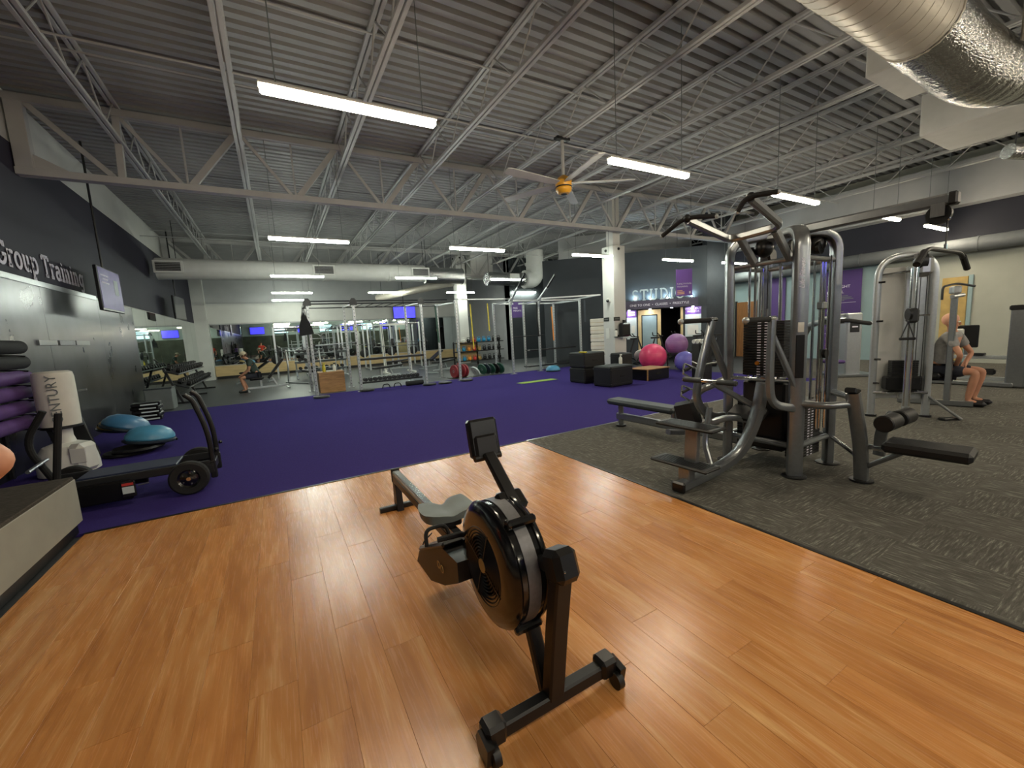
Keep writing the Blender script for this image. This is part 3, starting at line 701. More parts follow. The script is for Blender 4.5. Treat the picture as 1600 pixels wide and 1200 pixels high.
# pulldown seat, thigh rollers
sf = gp('seat_post', MB().oval(fil([G(4.55, 1.6, .02), G(4.5, 1.6, .35), G(4.4, 1.64, .84)], .2), .055, .04, up=(1, 0, 0)))
gp('post_foot', MB().lathe([(.02, 0), (.09, 0), (.09, .02), (.02, .025)], 18, Matrix.Translation(G(4.55, 1.6, 0))), 'black_satin', sf)
gp('post_cap', MB().box(G(4.39, 1.64, .86), (.1, .09, .05), RY(.2), .01), 'black_plastic', sf)
gp('seat_link', MB().tube(fil([G(4.24, 2.0, .72), G(4.25, 1.8, .72), G(4.42, 1.66, .73)], .1), .034, 12))
gp('seat_link', MB().tube([G(4.88, 2.0, .76), G(4.48, 1.66, .78)], .03, 10))
gp('seat_link', MB().tube([G(4.88, 2.0, .3), G(4.54, 1.62, .22)], .022, 10), 'chrome')
gp('seat_strut', MB().tube([G(4.54, 1.6, .34), G(4.46, 1.36, .36)], .024, 10), 'chrome')
gp('seat_strut', MB().tube([G(4.54, 1.58, .14), G(4.47, 1.3, .36)], .022, 10))
sp = gp('seat_pad', MB().box(G(4.46, 1.15, .42), (.3, .52, .085), RZ(.12), .025), 'black_pad')
gp('roller_arm', MB().oval(fil([G(4.66, 1.52, .25), G(4.62, 1.5, .5), G(4.55, 1.4, .66)], .1), .045, .025, up=(1, 0, 0)))
ra = gp('roller_bar', MB().cyl(G(4.27, 1.37, .625), G(4.75, 1.37, .625), .02, 12), 'chrome')
for x0, x1 in ((4.25, 4.47), (4.55, 4.77)): gp('thigh_roller', MB().lathe([(.002, -.11), (.062, -.11), (.07, -.1), (.07, .1), (.062, .11), (.002, .11)], 24, Matrix.Translation(G((x0+x1)/2, 1.37, .625)) @ Matrix.Rotation(PI/2, 4, 'Y')), 'black_pad')
# chin and dip station
bs = gp('step_base', MB().oval(fil([G(3.05, 2.4, .06), G(3.62, 2.46, .06), G(3.88, 2.34, .22), G(3.98, 2.24, .6), G(4.0, 2.2, .93)], .16, 6), .06, .045))
gp('base_cap', MB().box(G(3.04, 2.4, .06), (.04, .13, .1), RZ(.1), .015), 'black_plastic', bs)
gp('base_pad', MB().box(G(3.42, 2.44, .11), (.07, .05, .012), bev=.004), 'black_plastic', bs)
gp('step_brace', MB().tube(fil([G(3.66, 2.5, .08), G(3.72, 2.62, .3), G(3.8, 2.62, .66)], .08), .03, 10))
gp('step_post', MB().rail([G(3.2, 2.44, .06), G(3.2, 2.44, .21)], .09, .12, up=(0, 1, 0)))
gp('step_post', MB().rail([G(3.3, 2.46, .22), G(3.32, 2.46, .56)], .06, .13, up=(0, 1, 0)))
for (x, z, nm) in ((3.24, .22, 'lower'), (3.32, .57, 'upper')):
    s_ = gp('step_plate', MB().box(G(x, 2.5, z), (.24, .6, .03), RZ(.06), .012), 'black_satin')
    k0 = MB()
    for i in range(9): k0.beam(G(x-.09+i*.0225, 2.25, z+.0155), G(x-.09+i*.0225-.02, 2.75, z+.0155), .008, .006)
    gp('grip_ridges', k0, 'dark_frame', s_)
for (y, xe, xh, z) in ((2.1, 3.93, 3.51, 1.53), (2.71, 3.97, 3.45, 1.55)):
    ar = gp('dip_handle', MB().cyl(G(xh+.03, y, z), G(xe+.02, y, z), .024, 12), 'black_foam')
    gp('handle_end', MB().ball(G(xh+.02, y, z), .029, 12), 'silver_light', ar)
    gp('handle_sleeve', MB().cyl(G(xe-.05, y, z), G(xe+.05, y, z+.002), .027, 12), 'chrome', ar)
gp('dip_arm', MB().oval(fil([G(3.94, 2.1, 1.52), G(3.9, 2.09, 1.0), G(3.92, 2.08, .74), G(4.18, 2.02, .68)], .2, 7), .04, .028, up=(0, 1, 0)))
gp('dip_arm', MB().oval(fil([G(3.96, 2.71, 1.54), G(3.78, 2.73, 1.0), G(3.72, 2.73, .72), G(3.95, 2.72, .52), G(4.2, 2.7, .5)], .2, 7), .045, .03, up=(0, 1, 0)))
gp('dip_brace', MB().oval([G(3.95, 2.1, 1.38), G(4.21, 2.01, .86)], .03, .022, up=(0, 1, 0)))
gp('dip_brace', MB().oval([G(3.93, 2.71, 1.4), G(4.22, 2.68, .85)], .035, .025, up=(0, 1, 0)))
kb = gp('grip_bar', MB().cyl(G(3.62, 2.8, .96), G(3.68, 2.26, .95), .018, 10), 'chrome')
for a, b in ((.02, .36), (.66, .98)):
    p, q = G(3.62, 2.8, .96), G(3.68, 2.26, .95); gp('foam_grip', MB().cyl(p.lerp(q, a), p.lerp(q, b), .027, 12), 'charcoal_pad', kb)
gp('lever_arm', MB().oval(fil([G(3.65, 2.5, .95), G(3.75, 2.45, .88), G(4.12, 2.25, .62)], .1), .03, .028))
gp('knee_pad', MB().box(G(4.12, 2.42, .58), (.2, .36, .09), RY(-.5), .03), 'black_pad')
gp('pad_lever', MB().oval(fil([G(3.8, 2.62, .5), G(3.95, 2.5, .56), G(4.15, 2.4, .5)], .1), .04, .03))
# pull-up frame
gp('pullup_frame', MB().rail(fil([G(3.3, 2.5, 2.44), G(3.92, 2.5, 2.31), G(3.92, 2.03, 2.33), G(3.3, 1.94, 2.46)], .1, 6), .055, .07, b=.015))
for y in (2.42, 2.1): gp('pullup_support', MB().rail([G(3.95, y, 2.31), G(4.22, y+.01, 2.08)], .07, .05, up=(0, 1, 0)))
for pts, c in (([G(3.2, 2.7, 2.34), G(3.27, 2.54, 2.45), G(3.32, 2.44, 2.455), G(3.32, 2.24, 2.41)], G(3.29, 2.5, 2.455)), ([G(3.26, 2.02, 2.38), G(3.27, 1.97, 2.46), G(3.3, 1.9, 2.475), G(3.34, 1.76, 2.46)], G(3.3, 1.94, 2.475))):
    h = gp('pullup_grip', MB().tube(fil(pts, .05), .019, 10), 'black_foam')
    gp('grip_joint', MB().ball(c, .034, 12), 'black_satin', h)
    for p in (pts[0], pts[-1]): gp('grip_tip', MB().ball(p, .019, 10), 'silver_light', h)
# row station on the far side
rs = gp('row_rail', MB().rail([G(4.55, 2.7, .16), G(4.5, 4.66, .16)], .08, .1, b=.015))
gp('row_leg', MB().cyl(G(4.5, 4.6, 0), G(4.5, 4.6, .34), .04, 14), 'silver_frame', rs)
gp('row_leg_foot', MB().cyl(G(4.5, 4.6, .004), G(4.5, 4.6, .03), .075, 16), 'black_satin', rs)
gp('row_pad', MB().box(G(4.48, 4.15, .395), (.27, 1.2, .085), RZ(.02), .03), 'charcoal_pad')
gp('pad_post', MB().cyl(G(4.5, 3.62, .2), G(4.5, 3.62, .36), .04, 12), 'silver_frame', rs)
for x in (4.3, 4.72): gp('foot_plate', MB().box(G(x, 3.3, .36), (.15, .02, .28), RX(-.35), .006), 'black_plastic', rs)
gp('foot_plate_bar', MB().cyl(G(4.3, 3.28, .28), G(4.72, 3.28, .28), .022, 10), 'steel', rs)
for c, a in ((G(4.02, 3.0, .98), .3), (G(4.05, 3.05, .72), -.2)):
    h = gp('row_handle', MB().tube(fil([c+V(-.14, 0, 0), c+V(-.02, .08, .1), c+V(.14, .02, .02), c+V(.0, -.08, -.1), c+V(-.14, 0, 0)], .03), .011, 8), 'chrome')
    gp('handle_grip', MB().cyl(c+V(-.1, .02, .03), c+V(.1, .07, .05), .018, 10), 'black_foam', h)
gp('handle_hanger', MB().tube(fil([G(4.22, 2.75, 1.1), G(4.1, 2.95, 1.05), G(4.03, 3.0, 1.1)], .05), .01, 8), 'steel')
gp('row_support', MB().oval(fil([G(4.05, 3.0, .4), G(4.1, 3.0, .75), G(4.22, 2.72, .9)], .1), .04, .03, up=(1, 0, 0)))
gp('row_support', MB().oval(fil([G(3.75, 3.1, .32), G(4.0, 3.05, .28), G(4.22, 2.8, .42)], .1), .04, .03))
gp('back_pad', MB().box(G(4.02, 3.05, .5), (.12, .3, .3), RX(-.3), .04), 'black_pad')
# press bar on the right side
pb = gp('press_bar', MB().tube(fil([G(4.92, 2.1, 1.47), G(5.1, 1.98, 1.47), G(5.62, 1.98, 1.42)], .06), .022, 10), 'black_foam')
gp('bar_tip', MB().ball(G(5.63, 1.98, 1.42), .024, 10), 'silver_light', pb)
gp('press_support', MB().oval(fil([G(4.9, 2.6, .8), G(5.2, 2.6, .85), G(5.25, 2.4, 1.45), G(5.1, 1.98, 1.47)], .12), .04, .03, up=(1, 0, 0)))
lb = thing('lat_bar', 'curved black pulldown bar hanging from the overhead arm of the multi-gym', 'gym bar', G(4.55, 1.16, 0)+GO)
MB().tube(fil([(-.55, 0, 1.86), (-.38, 0, 1.98), (.38, 0, 1.98), (.55, 0, 1.86)], .1), .016, 10).build('bar', 'black_satin', lb)
for s_ in (-1, 1): MB().cyl((s_*.55, 0, 1.86), (s_*.42, 0, 1.955), .022, 10).build('grip', 'black_foam', lb)
MB().tube([(0, 0, 1.99), (0, 0, 2.03)], .01, 8).build('ring', 'chrome', lb)
# ---------------------------------------------------------------- raised platform at the left
pf = thing('stage_platform', 'low raised platform with pale fascia and dark top along the left edge', 'platform', (0, 0, 0))
MB().box(((LW-1.63)/2+.02, 1.0, .29), (-1.63-LW-.06, 7.86, .38), bev=.004).build('fascia', 'platform_face', pf)
MB().box(((LW-1.63)/2+.02, 1.0, .49), (-1.63-LW-.07, 7.84, .03), bev=.006).build('carpet_top', 'carpet_dark', pf)
MB().box(((LW-1.66)/2+.02, 1.0, .05), (-1.66-LW-.06, 7.8, .1)).build('toe_kick', 'black_satin', pf)
# ---------------------------------------------------------------- wheeled push sled
t = thing('push_sled', 'black wheeled push sled with curved handle posts beside the left platform', 'sled', (-1.45, 5.8, 0))
def wheel(x, y, par):
    w = MB().lathe([(.1, -.05), (.16, -.055), (.178, -.035), (.182, 0), (.178, .035), (.16, .055), (.1, .05)], 28, Matrix.Translation((x, y, .182)) @ Matrix.Rotation(PI/2, 4, 'X'), cap=False).build('wheel', 'black_foam', par)
    MB().lathe([(.02, -.045), (.08, -.03), (.103, -.045), (.103, .045), (.08, .03), (.02, .045)], 20, Matrix.Translation((x, y, .182)) @ Matrix.Rotation(PI/2, 4, 'X')).build('wheel_rim', 'black_gloss', w)
    MB().cyl((x, y-.06, .182), (x, y+.06, .182), .02, 10).build('hub_cap', 'chrome', w)
    b0 = None
    for k in range(5):
        a = 2*PI*k/5
        MB().ball((x+.06*math.cos(a), y-.042, .182+.06*math.sin(a)), .009, 6).build('lug_nut', 'steel', w)
for x in (.5, -.6):
    for y in (-.35, .35): wheel(x, y, t)
    MB().cyl((x, -.36, .182), (x, .36, .182), .016, 8).build('axle', 'steel', t)
for y in (-.23, .23):
    MB().rail([(-.66, y, .27), (.68, y, .27)], .05, .08).build('side_beam', 'dark_frame', t)
MB().box((-.26, -.29, .16), (.56, .05, .2), bev=.01).build('skirt', 'black_plastic', t)
MB().box((-.26, .29, .16), (.56, .05, .2), bev=.01).build('skirt', 'black_plastic', t)
MB().box((-.02, 0, .305), (.8, .38, .03), bev=.008).build('deck_plate', mat('sled_blue', '#232b44', .5), t)
lp = MB().box((0, -.33, .17), (.11, .03, .16), bev=.008).build('label_plate', 'black_satin', t)
MB().box((0, -.347, .225), (.09, .004, .025)).build('label_red', 'red_item', lp); MB().box((0, -.347, .165), (.09, .004, .07)).build('label_print', 'paper', lp)
MB().cyl((.07, -.32, .19), (.16, -.32, .2), .008, 8).build('lock_lever', 'steel', t)
MB().rail([(.68, -.26, .22), (.68, .26, .22)], .06, .1).build('end_beam', 'dark_frame', t)
for y in (-.2, .2):
    MB().tube(fil([(.7, y, .12), (.7, y, .62), (.6, y, 1.0), (.54, y, 1.06)], .22, 6), .026, 10).build('handle_post', 'black_satin', t)
    MB().box((.7, y, .2), (.06, .06, .2), bev=.01).build('post_socket', 'black_satin', t)
    MB().ball((.75, y-.02, .42), .022, 8).build('clamp_knob', 'black_plastic', t)
MB().tube([(-.55, -.2, .28), (-.44, -.2, 1.0)], .03, 10).build('handle_post', 'black_foam', t)
for y, dx in ((.2, -.08),):
    MB().tube(fil([(-.62+dx, y, .26), (-.78+dx, y, .68), (-.6+dx, y, 1.0)], .16, 6), .03, 10).build('handle_post', 'black_foam', t)
MB().cyl((-.72, -.2, .47), (-.72, .2, .5), .018, 8).build('cross_tube', 'steel', t)
# ---------------------------------------------------------------- freestanding punching bag
t = thing('punching_bag', 'cream freestanding punching bag on a white plastic base by the left wall', 'punching bag', (-2.55, 7.6, 0))
MB().lathe([(.02, .62), (.16, .62), (.19, .64), (.195, .9), (.195, 1.28), (.185, 1.34), (.15, 1.36), (.02, 1.36)], 28).build('bag', 'bag_vinyl', t)
MB().lathe([(.196, .615), (.201, .62), (.201, .645), (.196, .65)], 28).build('bottom_band', 'black_satin', t)
bb = MB().lathe([(.26, 0), (.3, .02), (.3, .12), (.27, .3), (.22, .38), (.11, .42), (.09, .5), (.09, .62)], 28).build('base', 'white_plastic', t)
MB().box((.2, -.16, .22), (.2, .26, .38), RZ(-.5), .05).build('base_shoulder', 'white_plastic', bb)
MB().box((.19, -.29, .26), (.16, .02, .2), RZ(-.05), .03).build('molded_panel', 'white_plastic', bb)
text('CENTURY', .14, 'grey_seat', t, (.045, -.199, 1.0), (PI/2, -PI/2, .25), name='print', ext=.002)
# leaning equipment board behind the bag
t = thing('slant_board', 'dark folded slant board leaning on the metal wall behind the punching bag', 'board', (-2.6, 8.6, 0))
MB().box((-.15, -.3, .55), (.4, .06, 1.1), RX(-.1) @ RY(-.25), .01).build('board', 'dark_frame', t); MB().cyl((-.1, -.36, 1.02), (.16, -.36, 1.05), .014, 8).build('top_bar', 'silver_light', t)
# ---------------------------------------------------------------- foam roller rack
rk = thing('roller_rack', 'dark wall rack holding foam rollers above the left platform', 'rack', (-2.86, 6.9, 0))
for y in (-.75, .75):
    MB().rail([(-.24, y, .02), (-.24, y, 1.95)], .05, .05, up=(0, 1, 0)).build('upright', 'dark_frame', rk)
    for k in range(6): MB().rail([(-.24, y, .66+.19*k), (.09, y, .62+.19*k)], .02, .02).build('arm', 'dark_frame', rk)
MB().box((-.26, 0, 1.0), (.02, 1.5, 1.8)).build('back_panel', 'dark_frame', rk)
names = ['bottom', 'second from the bottom', 'third from the bottom', 'uppermost', 'lower', 'topmost']
for k in range(6):
    b = MB().lathe([(.03, -.84), (.075, -.84), (.085, -.82), (.085, .82), (.075, .84), (.03, .84), (.03, -.84)], 22, Matrix.Translation((0, 0, 0)) @ Matrix.Rotation(PI/2, 4, 'X'), cap=False)
    o = b.build('foam_roller', 'purple_foam' if k < 4 else 'black_foam'); o.location = (-2.86, 6.95, .74+.19*k)
    tag(o, ('%s purple foam roller on the left wall rack' if k < 4 else '%s black foam roller on the left wall rack') % names[k], 'foam roller', 'foam rollers on the wall rack')
# ---------------------------------------------------------------- balance trainers, step stack, grey box
def bosu(loc, rx, ry, s_, m, lab):
    t = thing('balance_trainer', lab, 'balance trainer', loc); t.rotation_euler = (rx, ry, 0); t.scale = (s_, s_, s_)
    MB().lathe([(.02, 0), (.31, 0), (.325, .015), (.325, .04), (.3, .05), (.02, .05)], 28).build('platform', 'bosu_dark', t)
    MB().lathe([(.3, .05), (.31, .07), (.3, .12), (.25, .19), (.16, .24), (.001, .26)], 28).build('dome', m, t)
    for a in (0, PI): MB().cyl((.3*math.cos(a), .3*math.sin(a), .02), (.34*math.cos(a), .34*math.sin(a), .02), .02, 8).build('grip', 'black_plastic', t)
    return t
bosu((-2.25, 8.8, .3), -.12, .35, 1., 'bosu_blue', 'blue domed balance trainer tilted on top of another by the metal wall')
bosu((-1.88, 8.42, .13), -.05, .12, 1., 'bosu_pale', 'bright blue domed balance trainer tilted at the lower right of its pile')
bosu((-2.5, 9.35, .24), 0, .2, .8, 'tan', 'tan domed balance trainer peeking out behind the blue ones')
for i in range(2):
    o = MB().lathe([(.02, 0), (.3, 0), (.32, .02), (.3, .05), (.02, .05)], 26).build('weight_disc', 'black_satin'); o.location = (-2.12+.12*i, 8.35-.05*i, .006+.053*i)
    tag(o, ['lower flat black disc lying on the purple turf below the balance trainers', 'upper flat black disc under the blue balance trainers'][i], 'disc', 'flat black discs')
for i in range(5):
    t = thing('step_riser', '%s black step block with pale edge in the stack by the metal wall' % ['bottom', 'second', 'third', 'fourth', 'top'][i], 'step block', (-2.66, 12.1, .004+.082*i), .1*(-1)**i, 'stacked black step blocks')
    MB().box((0, 0, .04), (.5, .34, .078), bev=.015).build('block', 'black_plastic', t); MB().box((.06, -.172, .035), (.3, .01, .03), bev=.003).build('edge_strip', 'paper', t)
t = thing('storage_box', 'plain grey equipment box standing before the mirror end of the left wall', 'box', (-2.74, 13.9, 0))
MB().box((0, 0, .29), (.56, .5, .56), bev=.015).build('body', 'grey_seat', t); MB().box((0, 0, .575), (.58, .52, .03), bev=.008).build('lid', 'charcoal_pad', t)
# ---------------------------------------------------------------- dumbbell rack along the left wall mirror
def dumbbell_mesh(side):
    b = MB()
    for s_ in (side,): b.lathe([(.02, -.05), (.07, -.05), (.078, -.04), (.078, .04), (.07, .05), (.02, .05)], 12, Matrix.Translation((s_*.11, 0, .078)) @ Matrix.Rotation(PI/2, 4, 'Y'))
    return b
t = thing('dumbbell_rack', 'long black two-tier dumbbell rack in front of the left wall mirror', 'rack', (-2.55, 17.2, 0))
for y in (-2.3, 0, 2.3):
    MB().rail([(.1, y, 0), (-.25, y, 1.05)], .06, .06).build('upright', 'dark_frame', t); MB().rail([(-.3, y, .03), (.38, y, .03)], .06, .05).build('foot', 'dark_frame', t)
for z, x in ((.5, .12), (.9, -.08)): MB().box((x, 0, z), (.36, 4.8, .04), RY(.35), .01).build('tier', 'dark_frame', t)
db0 = None
for r, (z, x) in enumerate(((.525, -2.42), (.925, -2.62))):
    for k in range(14):
        y = 15.1+.32*k
        if db0 is None:
            db0 = thing('dumbbell', 'x', 'dumbbell', (x, y, z), group='dumbbells on the left wall rack'); [dumbbell_mesh(q).build('head', 'black_satin', db0) for q in (-1, 1)]; MB().cyl((-.1, 0, .078), (.1, 0, .078), .017, 8).build('grip', 'chrome', db0)
            o = db0
        else: o = dup(db0, (x, y, z))
        o.rotation_euler = (0, .35, 0); o['label'] = 'black round dumbbell on the %s tier of the left wall rack' % ('lower' if r == 0 else 'upper')
# ---------------------------------------------------------------- televisions
def tv(loc, rz, w, h, scr, lab, mount='wall', group=None, tilt=0.):
    t = thing('television', lab, 'television', loc, rz, group); t.rotation_euler = (tilt, 0, rz)
    MB().box((0, 0, 0), (w, .06, h), bev=.01).build('case', 'black_plastic', t)
    MB().box((0, -.032, .01), (w-.05, .006, h-.07)).build('screen', scr, t)
    if mount == 'wall': MB().box((0, .12, 0), (.25, .18, .25), bev=.01).build('mount', 'black_satin', t)
    else: MB().cyl((0, .05, h/2), (0, .05, mount), .02, 8).build('ceiling_pole', 'black_satin', t); MB().box((0, .05, 0), (.2, .06, .2)).build('mount', 'black_satin', t)
    return t
t = tv((-2.75, 11.3, 2.79), math.radians(89), 1.2, .84, 'screen_purple', 'purple-lit television on the left wall beside the Group Training sign', CZ-2.79)
[MB().box((-.28, -.036, .26-.07*k), (.4-.1*(k % 2), .004, .03)).build('screen_line', 'ink_white', t) for k in range(3)]
MB().box((.28, -.036, .08), (.22, .004, .3)).build('picture', 'paper', t)
tv((-2.75, 18.4, 2.97), math.radians(86), 1.3, .78, 'screen_dark', 'dark television on the left wall above the dumbbell rack', CZ-2.97)
t = tv((6.75, 24.2, 2.98), 0, 1.3, .74, 'screen_blue', 'blue-lit television hanging before the back wall behind the training rig', CZ-2.98)
for i in range(7): tv((-1.6+2.45*i, FW+.25, 3.2), PI, 1.45, .84, 'screen_blue' if i % 2 == 0 else 'screen_cyan', '%s television from the left in the row seen in the back mirror' % ['first', 'second', 'third', 'fourth', 'fifth', 'sixth', 'seventh'][6-i], group='televisions seen in the back mirror')
t = thing('exit_light', 'small red warning light high on the dark left wall', 'light', (LW+.06, 21.5, 3.1)); MB().box((-.02, 0, 0), (.06, .14, .2), bev=.01).build('case', 'white_plastic', t); MB().box((.015, 0, 0), (.01, .1, .14)).build('glow', 'red_glow', t)
# ---------------------------------------------------------------- ceiling fan
t = thing('ceiling_fan', 'yellow-hubbed industrial ceiling fan with grey blades under the roof joists', 'fan', (4.95, 6.4, 0))
MB().cyl((0, 0, 4.3), (0, 0, 4.98), .03, 10).build('down_rod', 'steel_paint', t)
MB().lathe([(.02, 4.02), (.1, 4.02), (.14, 4.06), (.15, 4.1), (.14, 4.13), (.15, 4.15), (.15, 4.24), (.1, 4.3), (.04, 4.34)], 24).build('motor_hub', 'fan_yellow', t)
MB().lathe([(.142, 4.12), (.153, 4.125), (.153, 4.14), (.142, 4.145)], 24, cap=False).build('hub_band', 'black_satin', t)
MB().cyl((0, 0, 4.005), (0, 0, 4.02), .06, 16).build('bottom_plate', 'chrome', t)
MB().box((0, 0, 4.97), (.3, .12, .05), bev=.01).build('joist_clamp', 'black_satin', t)
bl = None
for k in range(5):
    a = 2*PI*k/5-.5
    if bl is None: bl = MB().prism([(.12, -.05), (.4, -.09), (1.25, -.1), (1.32, -.06), (1.32, .06), (1.25, .08), (.4, .07), (.12, .05)], .018, Matrix.Rotation(.2, 4, 'X')).build('blade', 'steel_paint', t); o = bl
    else: o = share(bl, 'blade', t)
    o.location = (0, 0, 4.2); o.rotation_euler = (0, 0, a)
# ---------------------------------------------------------------- ducts
def duct(name, pts, r, m, lab, par=None, seams=None, n=24):
    t = thing(name, lab, 'duct', (0, 0, 0))
    MB().tube(pts, r, n).build('shell', m, t)
    for p, q in (seams or []): MB().cyl(p, q, r+.012, n).build('seam_ring', m, t)
    for p in (pts[0], pts[-1]):
        p = Vector(p); q = Vector(pts[len(pts)//2]); h = p.lerp(q, .06); MB().cyl((h.x, h.y, h.z+r*.9), (h.x, h.y, CZ), .01, 6).build('hanger', 'dark_frame', t)
    return t
t = duct('spiral_duct', [(-2.9, 1.84, 4.41), (6.0, 1.84, 4.41)], .325, 'duct_paint', 'wide beige spiral duct crossing the upper right corner', seams=[((5.95, 1.84, 4.41), (6.0, 1.84, 4.41))])
sp = MB(); pts = []
for i in range(900):
    a = i*.21; x = 1.2+4.75*i/900; pts.append((x, 1.84+.3265*math.cos(a), 4.41+.3265*math.sin(a)))
sp.tube(pts, .0022, 4); sp.build('spiral_seam', 'duct_paint', t)
t = thing('foil_duct', 'crinkled foil duct elbow joining the beige spiral duct to the white plenum', 'duct', (0, 0, 0))
pts = fil([(6.0, 1.84, 4.41), (7.35, 1.7, 4.17), (8.3, 1.45, 4.3), (9.7, 1.2, 4.75)], .5, 7); dense = []
for a, b in zip(pts[:-1], pts[1:]):
    for k in range(3): dense.append(a.lerp(b, k/3))
dense.append(pts[-1])
MB().tube(dense, .335, 36, scl=[1+.018*math.sin(i*2.3) for i in range(len(dense))]).build('shell', 'foil', t)
MB().box((7.25, 1.12, 4.46), (.5, .4, .44), RZ(-.2), .02).build('branch_box', 'duct_paint', t)
g = MB().box((7.0, .9, 4.46), (.05, .5, .5), RZ(.9), .008).build('branch_grille', 'duct_white', t)
MB().box((6.975, .885, 4.46), (.02, .36, .36), RZ(.9)).build('grille_core', 'dark_frame', g)
t = thing('plenum_box', 'white rectangular plenum duct under the roof deck at upper right', 'duct', (0, 0, 0))
MB().box((10.45, .4, 4.72), (1.45, 5.0, .64), bev=.01).build('shell', 'duct_white', t)
t = thing('duct_hood', 'small white duct box behind the beige spiral duct', 'duct', (0, 0, 0))
MB().box((7.3, 2.4, 4.7), (1.2, .28, .58), bev=.01).build('shell', 'duct_white', t)
t = duct('foil_duct', [(11.3, 2.2, 4.15), (13.0, 1.2, 3.95)], .12, 'foil', 'short foil duct hanging right of the white plenum')
t = duct('round_duct', [(-2.95, 17.0, 4.1), (5.7, 17.0, 4.12)], .33, 'duct_white', 'long painted round duct spanning the back of the hall', seams=[((x, 17, 4.1), (x+.03, 17, 4.1)) for x in (-.6, 1.8, 4.2)])
for x in (-2.6, 1.85, 5.45):
    gl = MB().box((x, 16.66, 4.12), (.75, .06, .38), bev=.01).build('air_grille', 'wall_white', t)
    MB().box((x, 16.625, 4.12), (.62, .02, .26)).build('grille_core', 'dark_frame', gl)
    s0 = None
    for k in range(5): MB().box((x, 16.612, 4.02+.05*k), (.62, .012, .008), RX(.5)).build('louver', 'steel_paint', gl)
duct('foil_duct', [(5.72, 17.0, 4.05), (7.4, 17.0, 4.03)], .33, 'foil', 'foil-wrapped round duct left of the white ceiling soffit', seams=[((7.36, 17, 4.03), (7.4, 17, 4.03))])
t = duct('foil_duct', [(8.6, 17.0, 3.95), (10.6, 17.0, 3.95)], .3, 'foil', 'foil-wrapped round duct right of the white ceiling soffit')
MB().box((9.9, 16.68, 3.98), (.5, .06, .36), bev=.01).build('air_grille', 'wall_white', t)
duct('round_duct', fil([(10.6, 17.0, 3.95), (11.15, 17.0, 3.95), (11.25, 17.0, 4.6), (11.25, 17.0, 5.3)], .4), .42, 'duct_white', 'white painted duct elbow rising to the roof left of the near column')
duct('round_duct', [(4.6, 21.0, 3.5), (7.2, 17.6, 3.85)], .16, 'duct_paint', 'thin sloping branch duct behind the training rig')
duct('round_duct', [(RW-.28, -7.5, 3.15), (RW-.28, 10.2, 3.15)], .19, 'duct_grey', 'long grey round duct high along the right wall', seams=[((RW-.28, y, 3.15), (RW-.28, y+.04, 3.15)) for y in (1, 3.5, 6)])
# conduit runs between joists
for i, (y, z, x0, x1, lb_) in enumerate(((5.94, 5.5, -.1, 7.5, 'thin electrical conduit under the roof deck before the near strip lamps'), (7.34, 5.5, 1.5, 9.5, 'thin electrical conduit under the roof deck above the ceiling fan'))):
    tag(MB().tube([(x0, y, z), (x1, y, z)], .012, 6).build('conduit', 'steel_paint'), lb_, 'conduit')
# ---------------------------------------------------------------- training rig
rg = thing('training_rig', 'silver steel training rig of many uprights behind the purple turf', 'rig', (0, 0, 0))
up_m = MB().rail([(0, 0, .01), (0, 0, 2.66)], .075, .075, up=(0, 1, 0)); 
holes = MB()
for k in range(24): holes.cyl((0, -.0385, .12+.105*k), (0, -.0375, .12+.105*k), .012, 8)
FX = [.89, 2.1, 4.12, 5.3, 7.37, 8.55, 10.5]; BX = [.87, 2.05, 4.05, 5.2, 7.5, 8.86, 10.35]
u0 = None
for Y, xs in ((12.85, FX), (14.4, BX)):
    for x in xs:
        if u0 is None:
            u0 = up_m.build('upright', 'silver_light', rg); h0 = holes.build('hole_row', 'dark_void', u0); f0 = MB().box((0, 0, .009), (.2, .2, .014), bev=.003).build('base_plate', 'silver_frame', u0); o = u0
        else:
            o = share(u0, 'upright', rg); share(h0, 'hole_row', o); share(f0, 'base_plate', o)
        o.location = (x, Y, 0)
def rb(name, p, q, w=.06, h=.06, m='silver_light'): return MB().beam(p, q, w, h, bev=.005).build(name, m, rg)
def rp_(name, p, q, r=.017, m='dark_frame'): return MB().cyl(p, q, r, 10).build(name, m, rg)
for a, b in ((.89, 2.1), (2.1, 4.12), (4.12, 5.3)):
    rp_('pullup_bar', (a, 12.85, 2.6), (b, 12.85, 2.6)); rp_('pullup_bar', (a, 13.6, 2.74), (b, 13.6, 2.74)); rp_('pullup_bar', (a, 14.4, 2.6), (b, 14.4, 2.6))
for a, b in ((7.37, 8.55), (8.55, 10.5)):
    rb('top_beam', (a, 12.85, 2.62), (b, 12.85, 2.62)); rb('top_beam', (a+.1, 14.4, 2.62), (b-.15, 14.4, 2.62))
rb('top_beam', (5.3, 12.85, 2.68), (7.37, 12.85, 2.68), .04, .04)
for f, b in zip(FX, BX):
    rb('cross_beam', (f, 12.9, 2.6), (b, 14.36, 2.6), .05, .05, 'silver_frame')
for x in (.89, 2.1, 4.12): MB().prism([(-.1, 0), (.1, 0), (.1, .12), (.04, .2), (-.04, .2), (-.1, .12)], .02, Matrix.Translation((x, 12.8, 2.55)) @ Matrix.Rotation(PI/2, 4, 'X')).build('corner_gusset', 'dark_frame', rg)
for k in range(6): rp_('monkey_rung', (2.4+.3*k, 12.85, 2.6), (2.4+.3*k, 14.4, 2.6), .014)
